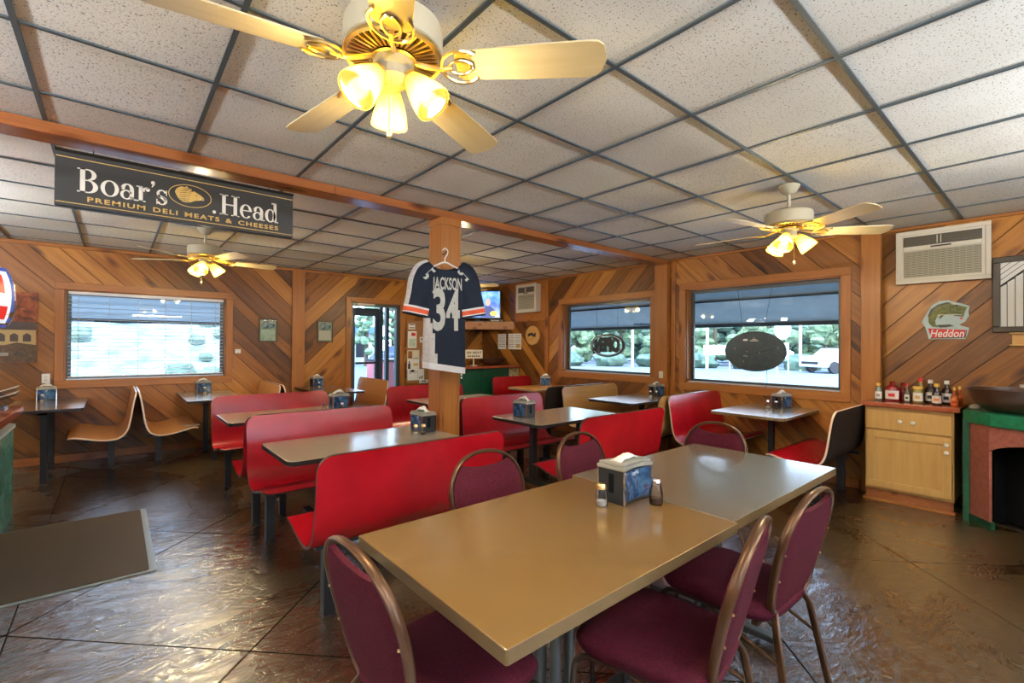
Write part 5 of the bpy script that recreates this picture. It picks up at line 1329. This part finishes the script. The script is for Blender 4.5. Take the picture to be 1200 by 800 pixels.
# ------------------------------------------------------------------ neon sign and round board in the right windows
def yz(Y0, X_=XR+.075): return T(X_, Y0, 0) @ RZ(-PI/2)
t = thing('neon_open_sign', 'oval OPEN sign seen from behind, hanging in the left of the two right windows', 'sign', (XR+.072, 4.50, 1.405), -PI/2)
M['neon_off'] = mat('sign_back_black', (.02, .028, .03), .4); M['neon_tube'] = mat('unlit_tube', (.62, .70, .74), .3)
m = MB(); ann(m, 0, 0, .325, .175, .045, .034, n=48, z=0); vs = list(m.v)
o = m.xf(RX(PI/2)).build('oval_ring', M['neon_off'], t); md = o.modifiers.new('thick', 'SOLIDIFY'); md.thickness = .02
m = MB(); ann(m, 0, 0, .30, .155, .010, .008, 20, 200, n=30, z=0); ann(m, 0, 0, .30, .155, .010, .008, 215, 350, n=30, z=0); o = m.xf(T(0, -.012, 0) @ RX(PI/2)).build('neon_tube', M['neon_tube'], t); md = o.modifiers.new('thick', 'SOLIDIFY'); md.thickness = .006
text('OPEN', .275, T(.0, 0, -.0) @ RX(PI/2), t, M['neon_off'], name='letters', bold=.020, xs=.66, extrude=.010, mirror=True)
for x in (-.20, .20): MB().tube([(x, .0, .13), (x, 0, .70)], .002, 5).build('hanging_wire', M['black'], t)
MB().tube([(0, 0, -.17), (.01, -.01, -.30)], .002, 5).build('power_cord', M['black'], t)
t = thing('round_window_board', 'dark round sign back hanging in the right window above the red benches', 'sign', (XR+.060, 2.335, 1.345), -PI/2)
M['board_back'] = noise_mat('board_back', (.04, .06, .066), (.055, .08, .085), 12, .25)
o = MB().prism(oval(0, 0, .345, .235, 40), -.012, .012, M=RX(PI/2)).build('board', M['board_back'], t, bev=.006)
for x, z, w, h in ((-.10, .135, .05, .022), (-.0, .125, .09, .008), (.0, .142, .05, .006), (-.10, -.055, .045, .008)): MB().cbox((x, -.0135, z), (w, .001, h)).build('sticker', M['paper'], t)
for x, z in ((-.22, .03), (-.08, .0), (.06, -.015), (.26, .04), (-.12, -.12), (.0, .16)): MB().lathe([(.004, 0), (.005, .003), (0, .005)], 8, (x, -.012, z), RX(PI/2).to_3x3()).build('screw', M['brass'], t)
MB().tube(spline([(-.21, -.014, .02), (-.15, -.014, -.06), (-.02, -.014, -.03), (.24, -.014, .04)], 5), .002, 5).build('power_cord', M['black'], t)
for x, x2 in ((-.12, -.22), (.08, .22)): MB().tube([(x, 0, .18), (x2*.9, 0, .75)], .0022, 5).build('hanging_wire', M['black'], t)
for x in (-.12, .10): MB().box(x-.006, x+.006, -.02, -.01, -.205, -.17).build('clip', M['black'], t)
MB().tube(spline([(.14, -.02, -.17), (.15, -.03, -.35), (.15, -.085, -.42), (.14, -.08, -.54)], 5), .003, 6).build('power_cord', M['black'], t)

# ------------------------------------------------------------------ outside
GZ = -.12
M['asphalt'] = noise_mat('pale_parking_lot', (.135, .165, .185), (.17, .20, .22), 1.2, .9)
M['grass'] = noise_mat('dry_grass', (.16, .20, .06), (.34, .32, .12), 3, 1)
M['hill'] = noise_mat('scrub_bank', (.11, .18, .21), (.32, .41, .41), 2.2, 1, bump=.3)
M['leaf'] = noise_mat('tree_leaves', (.10, .17, .09), (.24, .31, .17), 3.5, .9, bump=.4, bscale=6)
M['leaf2'] = noise_mat('dark_tree_leaves', (.06, .11, .08), (.14, .20, .13), 3.5, .9, bump=.4, bscale=6)
M['bark'] = mat('bark', (.12, .09, .06), .9)
M['awning'] = noise_mat('awning_aluminium', (.50, .56, .50), (.58, .64, .58), 6, .45, stretch=(1, 1, 1)); M['awning_dark'] = mat('awning_dark_bar', (.05, .07, .09), .6)  # awning sheet colour, and the plain dark colour of its bars
o = MB().box(-60, 110, -60, 110, GZ-.3, GZ).build('parking_lot', M['asphalt']); struct(o)
t = thing('grass_bank', 'green and brown scrub bank rising outside the blind window', 'bank', (0, 0, 0))
nx, ny = 44, 22; vs = []
rng = random.Random(3)
for j in range(ny):
    for i in range(nx):
        x = -20+i*.58; y = 13.5+j*.55; z = GZ-.02+min(5.2, .40*max(0, y-14.6))*(1 if x < 3.2 else max(.0, 1-(x-3.2)*.5))
        vs.append((x, y, z+rng.uniform(-.10, .10)*(1 if j > 1 else 0)))
MB().add(vs, [(j*nx+i, j*nx+i+1, (j+1)*nx+i+1, (j+1)*nx+i) for j in range(ny-1) for i in range(nx-1)], 0, True).build('bank_ground', M['hill'], t)
def blob(rad, sq, seed, segs=10, rings=7, c=(0, 0, 0)):
    rg = random.Random(seed); vs = []; m = MB()
    for i in range(rings+1):
        ph = PI*i/rings
        for k in range(segs):
            a = 2*PI*k/segs; r = rad*(1+rg.uniform(-.18, .18)) if 0 < i < rings else rad
            vs.append((c[0]+r*math.sin(ph)*math.cos(a), c[1]+r*math.sin(ph)*math.sin(a), c[2]+r*sq*math.cos(ph)))
    m.add(vs, [(i*segs+k, (i+1)*segs+k, (i+1)*segs+(k+1) % segs, i*segs+(k+1) % segs) for i in range(rings) for k in range(segs)], 0, True); return m
def tree(label, x, y, h, rad, leaf, seed, group):
    t = thing('tree', label, 'tree', (x, y, GZ), 0, group); rg = random.Random(seed)
    MB().tube([(0, 0, -.2), (.05, 0, h*.4), (rg.uniform(-.3, .3), rg.uniform(-.3, .3), h*.85)], [.16, .13, .05], 8).build('trunk', M['bark'], t)
    m = MB()
    for k in range(64):
        a_ = rg.uniform(0, 2*PI); q = rad*math.sqrt(rg.uniform(.02, .8)); zz = rg.uniform(.10, .97); q *= (1.15-.65*zz)
        b_ = blob(rad*rg.uniform(.17, .34), rg.uniform(.6, .9), seed*131+k, 7, 4, (q*math.cos(a_), q*math.sin(a_), h*zz)); m.add(b_.v, b_.f, 0, False)
    m.build('foliage', M[leaf], t)
ORD = ['first', 'second', 'third', 'fourth', 'fifth', 'sixth', 'seventh', 'eighth', 'ninth', 'tenth', 'eleventh', 'twelfth', 'thirteenth', 'fourteenth', 'fifteenth', 'sixteenth']
k = 0
for a_deg, dist in [(43, 41), (45.6, 49), (48.2, 41), (50.8, 49), (53.4, 41), (56, 49), (58.6, 41), (61.2, 49), (63.8, 41), (66.4, 49), (69, 41), (71.6, 49), (74.2, 41)]:
    a = math.radians(a_deg); k += 1
    tree('tree in the wood line beyond the parking lot, %s from the left' % ORD[k-1], dist*math.sin(a), dist*math.cos(a), 6.2+(k*37 % 10)*.3, 2.1 if dist < 45 else 2.5, 'leaf' if k % 2 else 'leaf2', k, 'trees beyond the parking lot')
for a_deg, dist in [(20.5, 36), (23, 34), (26, 38), (29, 35)]:
    a = math.radians(a_deg); k += 1
    tree('tree seen through the glass door beyond the road, %s from the left' % ORD[k-14], dist*math.sin(a), dist*math.cos(a), 6.4+(k*37 % 10)*.25, 1.0, 'leaf', k, 'trees seen through the glass door')
for i, a_deg in enumerate((45, 51, 57, 63, 69, 75)):
    a = math.radians(a_deg); tree('pale tree in the far row behind the wood line, %s from the left' % ORD[i], 66*math.sin(a), 66*math.cos(a), 8.2+(i % 3)*.5, 4.6, 'leaf', 60+i, 'far row of pale trees')
# low hedge line under the trees
for i, a_deg in enumerate(range(42, 78, 5)):
    a = math.radians(a_deg+.2); t = thing('shrub', 'low shrub at the foot of the wood line, %s from the left' % ORD[i], 'shrub', (36*math.sin(a), 36*math.cos(a), GZ), 0, 'shrubs below the wood line')
    blob(1.2, .5, 900+i, c=(0, 0, .45)).build('foliage', M['leaf2'], t)
# scrub on the bank: brush nobody could count
m = MB(); bank = bpy.data.objects['grass_bank']
for i in range(90):
    x = -9.5+rng.uniform(0, 14); y = 15.5+rng.uniform(0, 9); r = rng.uniform(.15, .42)
    b_ = blob(r, .8, 300+i, 7, 4, (x, y, GZ+.40*max(0, y-14.6)*(1 if x < 3.2 else max(0, 1-(x-3.2)*.5))+r*.3)); m.add(b_.v, b_.f, 0, False)
o = m.build('brush', M['leaf2'], bank); o['kind'] = 'stuff'

# awnings: ribbed aluminium sheets sloping out over the windows
m = bpy.data.materials.new('white_fibreglass'); m.use_nodes = True; N = m.node_tree.nodes; L = m.node_tree.links; b = N['Principled BSDF']; b.inputs['Base Color'].default_value = (.8, .82, .80, 1); b.inputs['Roughness'].default_value = .5
tl = N.new('ShaderNodeBsdfTranslucent'); tl.inputs[0].default_value = (.75, .80, .80, 1); mx = N.new('ShaderNodeMixShader'); mx.inputs[0].default_value = .22
L.new(b.outputs[0], mx.inputs[1]); L.new(tl.outputs[0], mx.inputs[2]); L.new(mx.outputs[0], N['Material Output'].inputs[0]); M['awning_white'] = m
def awning(label, axis, u0, u1, z0=2.36, z1=1.74, out=1.18, am='awning'):
    p = XR+TH if axis == 'y' else YB+TH
    t = thing('awning', label, 'awning', (0, 0, 0), 0, 'ribbed metal awnings outside the windows')
    nrow = 9
    for k in range(nrow):
        a, b_ = k/nrow, (k+1)/nrow; m = MB()
        d0_, d1_ = p+out*a+.002, p+out*b_+.02; q0, q1 = z0+(z1-z0)*a, z0+(z1-z0)*b_-.012; th = .014
        if axis == 'y': vs = [(d0_, u0, q0), (d0_, u1, q0), (d1_, u1, q1), (d1_, u0, q1)]
        else: vs = [(u0, d0_, q0), (u0, d1_, q1), (u1, d1_, q1), (u1, d0_, q0)]
        vs += [(x, y, z+th) for x, y, z in vs]
        m.add(vs, [(0, 1, 2, 3), (7, 6, 5, 4), (0, 4, 5, 1), (1, 5, 6, 2), (2, 6, 7, 3), (3, 7, 4, 0)]); m.build('awning_slat', M[am], t)
    for u in (u0+.02, u1-.02):
        m = MB()
        if axis == 'y': m.tube([(p+.01, u, z1-.02), (p+out, u, z1-.01)], .012, 6).tube([(p+.01, u, z0), (p+out, u, z1)], .012, 6)
        else: m.tube([(u, p+.01, z1-.02), (u, p+out, z1-.01)], .012, 6).tube([(u, p+.01, z0), (u, p+out, z1)], .012, 6)
        m.build('side_bar', M['awning_dark'], t)
    m = MB()
    if axis == 'y': m.box(p+out-.01, p+out+.015, u0, u1, z1-.05, z1).box(p+out*.5, p+out*.5+.02, u0, u1, (z0+z1)/2-.03, (z0+z1)/2-.01)
    else: m.box(u0, u1, p+out-.01, p+out+.015, z1-.05, z1).box(u0, u1, p+out*.5, p+out*.5+.02, (z0+z1)/2-.03, (z0+z1)/2-.01)
    m.build('front_bar', M['awning_dark'], t)
awning('ribbed metal awning outside the window with the round board', 'y', 1.25, 3.99)
awning('ribbed metal awning outside the window with the oval neon sign', 'y', 4.06, 6.85)
awning('pale ribbed metal awning outside the blind window', 'x', -.9, 1.75, am='awning_white')
# things across the road
a = math.radians
def polar(deg, d): return (d*math.sin(a(deg)), d*math.cos(a(deg)))
for i, (deg, d, h_, l) in enumerate([(63.0, 34, 4, 'bare pole beyond the parking lot, left of the round board'), (72.0, 35, 5, 'pale utility pole right of the round board'), (54.8, 34, 4, 'pale pole beyond the parking lot behind the neon sign'), (75.6, 38, 6, 'pale utility pole beyond the white car')]):
    x, y = polar(deg, d); t = thing('utility_pole', l, 'pole', (x, y, GZ)); MB().tube([(0, 0, -.2), (0, 0, h_)], .09, 8).build('pole_shaft', M['ac'], t); MB().cbox((0, 0, h_*.93), (.9, .09, .09)).build('cross_arm', M['bark'], t)
x, y = polar(64.1, 33); t = thing('billboard', 'low white banner sign beyond the parking lot, left of the round board', 'sign', (x, y, GZ), -a(58))
MB().cbox((0, 0, 1.30), (1.7, .06, .62)).build('panel', M['ac'], t); MB().cbox((.2, -.04, 1.30), (.9, .01, .26)).build('print', M['grey'], t)
for s_ in (-.7, .7): MB().cbox((s_, 0, .6), (.07, .07, 1.4)).build('post', M['ac'], t)
x, y = polar(70.4, 31); t = thing('roadside_sign', 'tall white roadside sign with a rounded top right of the round board', 'sign', (x, y, GZ), -a(70))
MB().prism(oval(0, 2.55, .42, .62, 24), -.05, .05, M=RX(PI/2)).build('oval_panel', M['white'], t); MB().prism(oval(0, 2.45, .26, .34, 20), .052, .06, M=RX(PI/2)).build('emblem', M['fishsign_blue'], t)
MB().cbox((0, 0, 1.3), (.62, .08, .9)).build('letter_board', M['white'], t); MB().cbox((0, -.05, 1.3), (.44, .01, .6)).build('print', M['grey'], t)
MB().cbox((-.28, 0, .5), (.07, .07, 1.2)).cbox((.28, 0, .5), (.07, .07, 1.2)).build('post', M['ac'], t)
def car(label, x, y, rz, col, s=1.0):
    t = thing('car', label, 'car', (x, y, GZ), rz, 'parked cars')
    pts = [(-2.2, .35), (-2.2, .75), (-1.9, .95), (-1.3, 1.0), (-.7, 1.42), (.7, 1.45), (1.3, 1.02), (2.1, .92), (2.25, .7), (2.25, .35)]
    MB().prism(pts, -.85, .85, M=RX(PI/2)).build('body', col, t, bev=.08)
    for s_ in (-1, 1):
        MB().prism([(-1.15, .98), (-.62, 1.34), (.62, 1.37), (1.1, 1.0)], s_*.86-.01, s_*.86+.01, M=RX(PI/2)).build('side_window', M['black'], t)
        for xx in (-1.4, 1.4): MB().lathe([(.10, -.1), (.33, -.1), (.36, -.06), (.36, .06), (.33, .1), (.10, .1)], 18, (xx, s_*.8, .35), RX(PI/2).to_3x3()).build('wheel', M['black'], t)
    MB().cbox((2.24, 0, .6), (.04, 1.2, .16)).build('grille', M['black'], t)
M['car_white'] = mat('car_white', (.75, .77, .78), .3); M['car_dark'] = mat('car_dark', (.03, .04, .07), .3)
x, y = polar(75.6, 34); car('white car parked outside at the right end of the right window', x, y, a(150), M['car_white'])
x, y = polar(27.6, 30); car('dark car on the road seen through the glass door', x, y+0, a(15), M['car_dark'])
# vestibule beyond the door
t = thing('vestibule', 'glazed aluminium entrance vestibule outside the glass door', 'vestibule', (0, 0, 0))
V0 = YB+TH+1.05
def vbox(x0, x1, y0, y1, z0, z1, nm='mullion', mt='alu'): MB().box(x0, x1, y0, y1, z0, z1).build(nm, M[mt], t)
for x in (3.38, 4.03, 4.16, 4.85, 5.2): vbox(x-.035, x+.035, V0-.04, V0+.04, GZ, 2.35)
vbox(2.4, 5.2, V0-.04, V0+.04, 2.2, 2.38, 'head_bar'); vbox(2.4, 5.2, V0-.03, V0+.03, GZ, .12, 'sill_bar')
vbox(2.3, 5.3, YB+TH+.005, V0+.1, 2.38, 2.46, 'roof_panel', 'white')
vbox(3.42, 3.99, V0-.025, V0+.025, 1.95, 2.10, 'door_rail'); vbox(3.42, 3.50, V0-.025, V0+.025, .12, 1.95, 'door_stile'); vbox(3.91, 3.99, V0-.025, V0+.025, .12, 1.95, 'door_stile'); vbox(3.50, 3.91, V0-.07, V0-.045, 1.02, 1.06, 'push_bar', 'black')
MB().box(3.5, 3.91, V0-.004, V0+.004, .12, 1.95).build('pane', M['glass'], t)
for x0, x1 in ((4.20, 4.81),): MB().box(x0, x1, V0-.004, V0+.004, .12, 2.2).build('pane', M['glass'], t)
M['pink'] = mat('faded_red_panel', (.60, .16, .16), .5)
t = thing('vending_machine', 'faded red and white vending machine standing outside beyond the glass door', 'vending machine', (4.72, V0+.9, GZ), .15)
MB().box(-.42, .42, -.35, .35, 0, 1.15).build('cabinet_body', M['pink'], t, bev=.01)
MB().add([(-.15, -.352, .1), (.12, -.352, .1), (-.05, -.352, 1.1), (-.20, -.352, 1.1)], [(0, 1, 2, 3)]).build('white_swash', M['white'], t)
MB().box(-.44, .44, -.37, .37, 1.15, 1.20).build('top_panel', M['black'], t)
t = thing('roadside_building', 'pale store building with a blue canopy far beyond the glass door', 'building', (*polar(21.5, 40), GZ), -.3)
MB().box(-4, 1.6, -1.5, 1.5, 0, 2.4).build('wall', M['ac'], t); MB().box(-4.3, 1.9, -1.9, 1.7, 2.4, 2.9).build('canopy', mat('canopy_blue', (.12, .22, .45), .5), t)
for k in range(4): MB().box(-3.6+1.25*k, -2.8+1.25*k, -1.52, -1.5, .5, 1.7).build('window', M['black'], t)
t = thing('grass_bank', 'dry yellow grass bank beyond the glass door', 'bank', (0, 0, 0))
MB().prism([(7.8, 17.5), (13, 14), (16, 19), (11, 23)], GZ, GZ+.8).build('bank_ground', M['grass'], t, bev=.4)
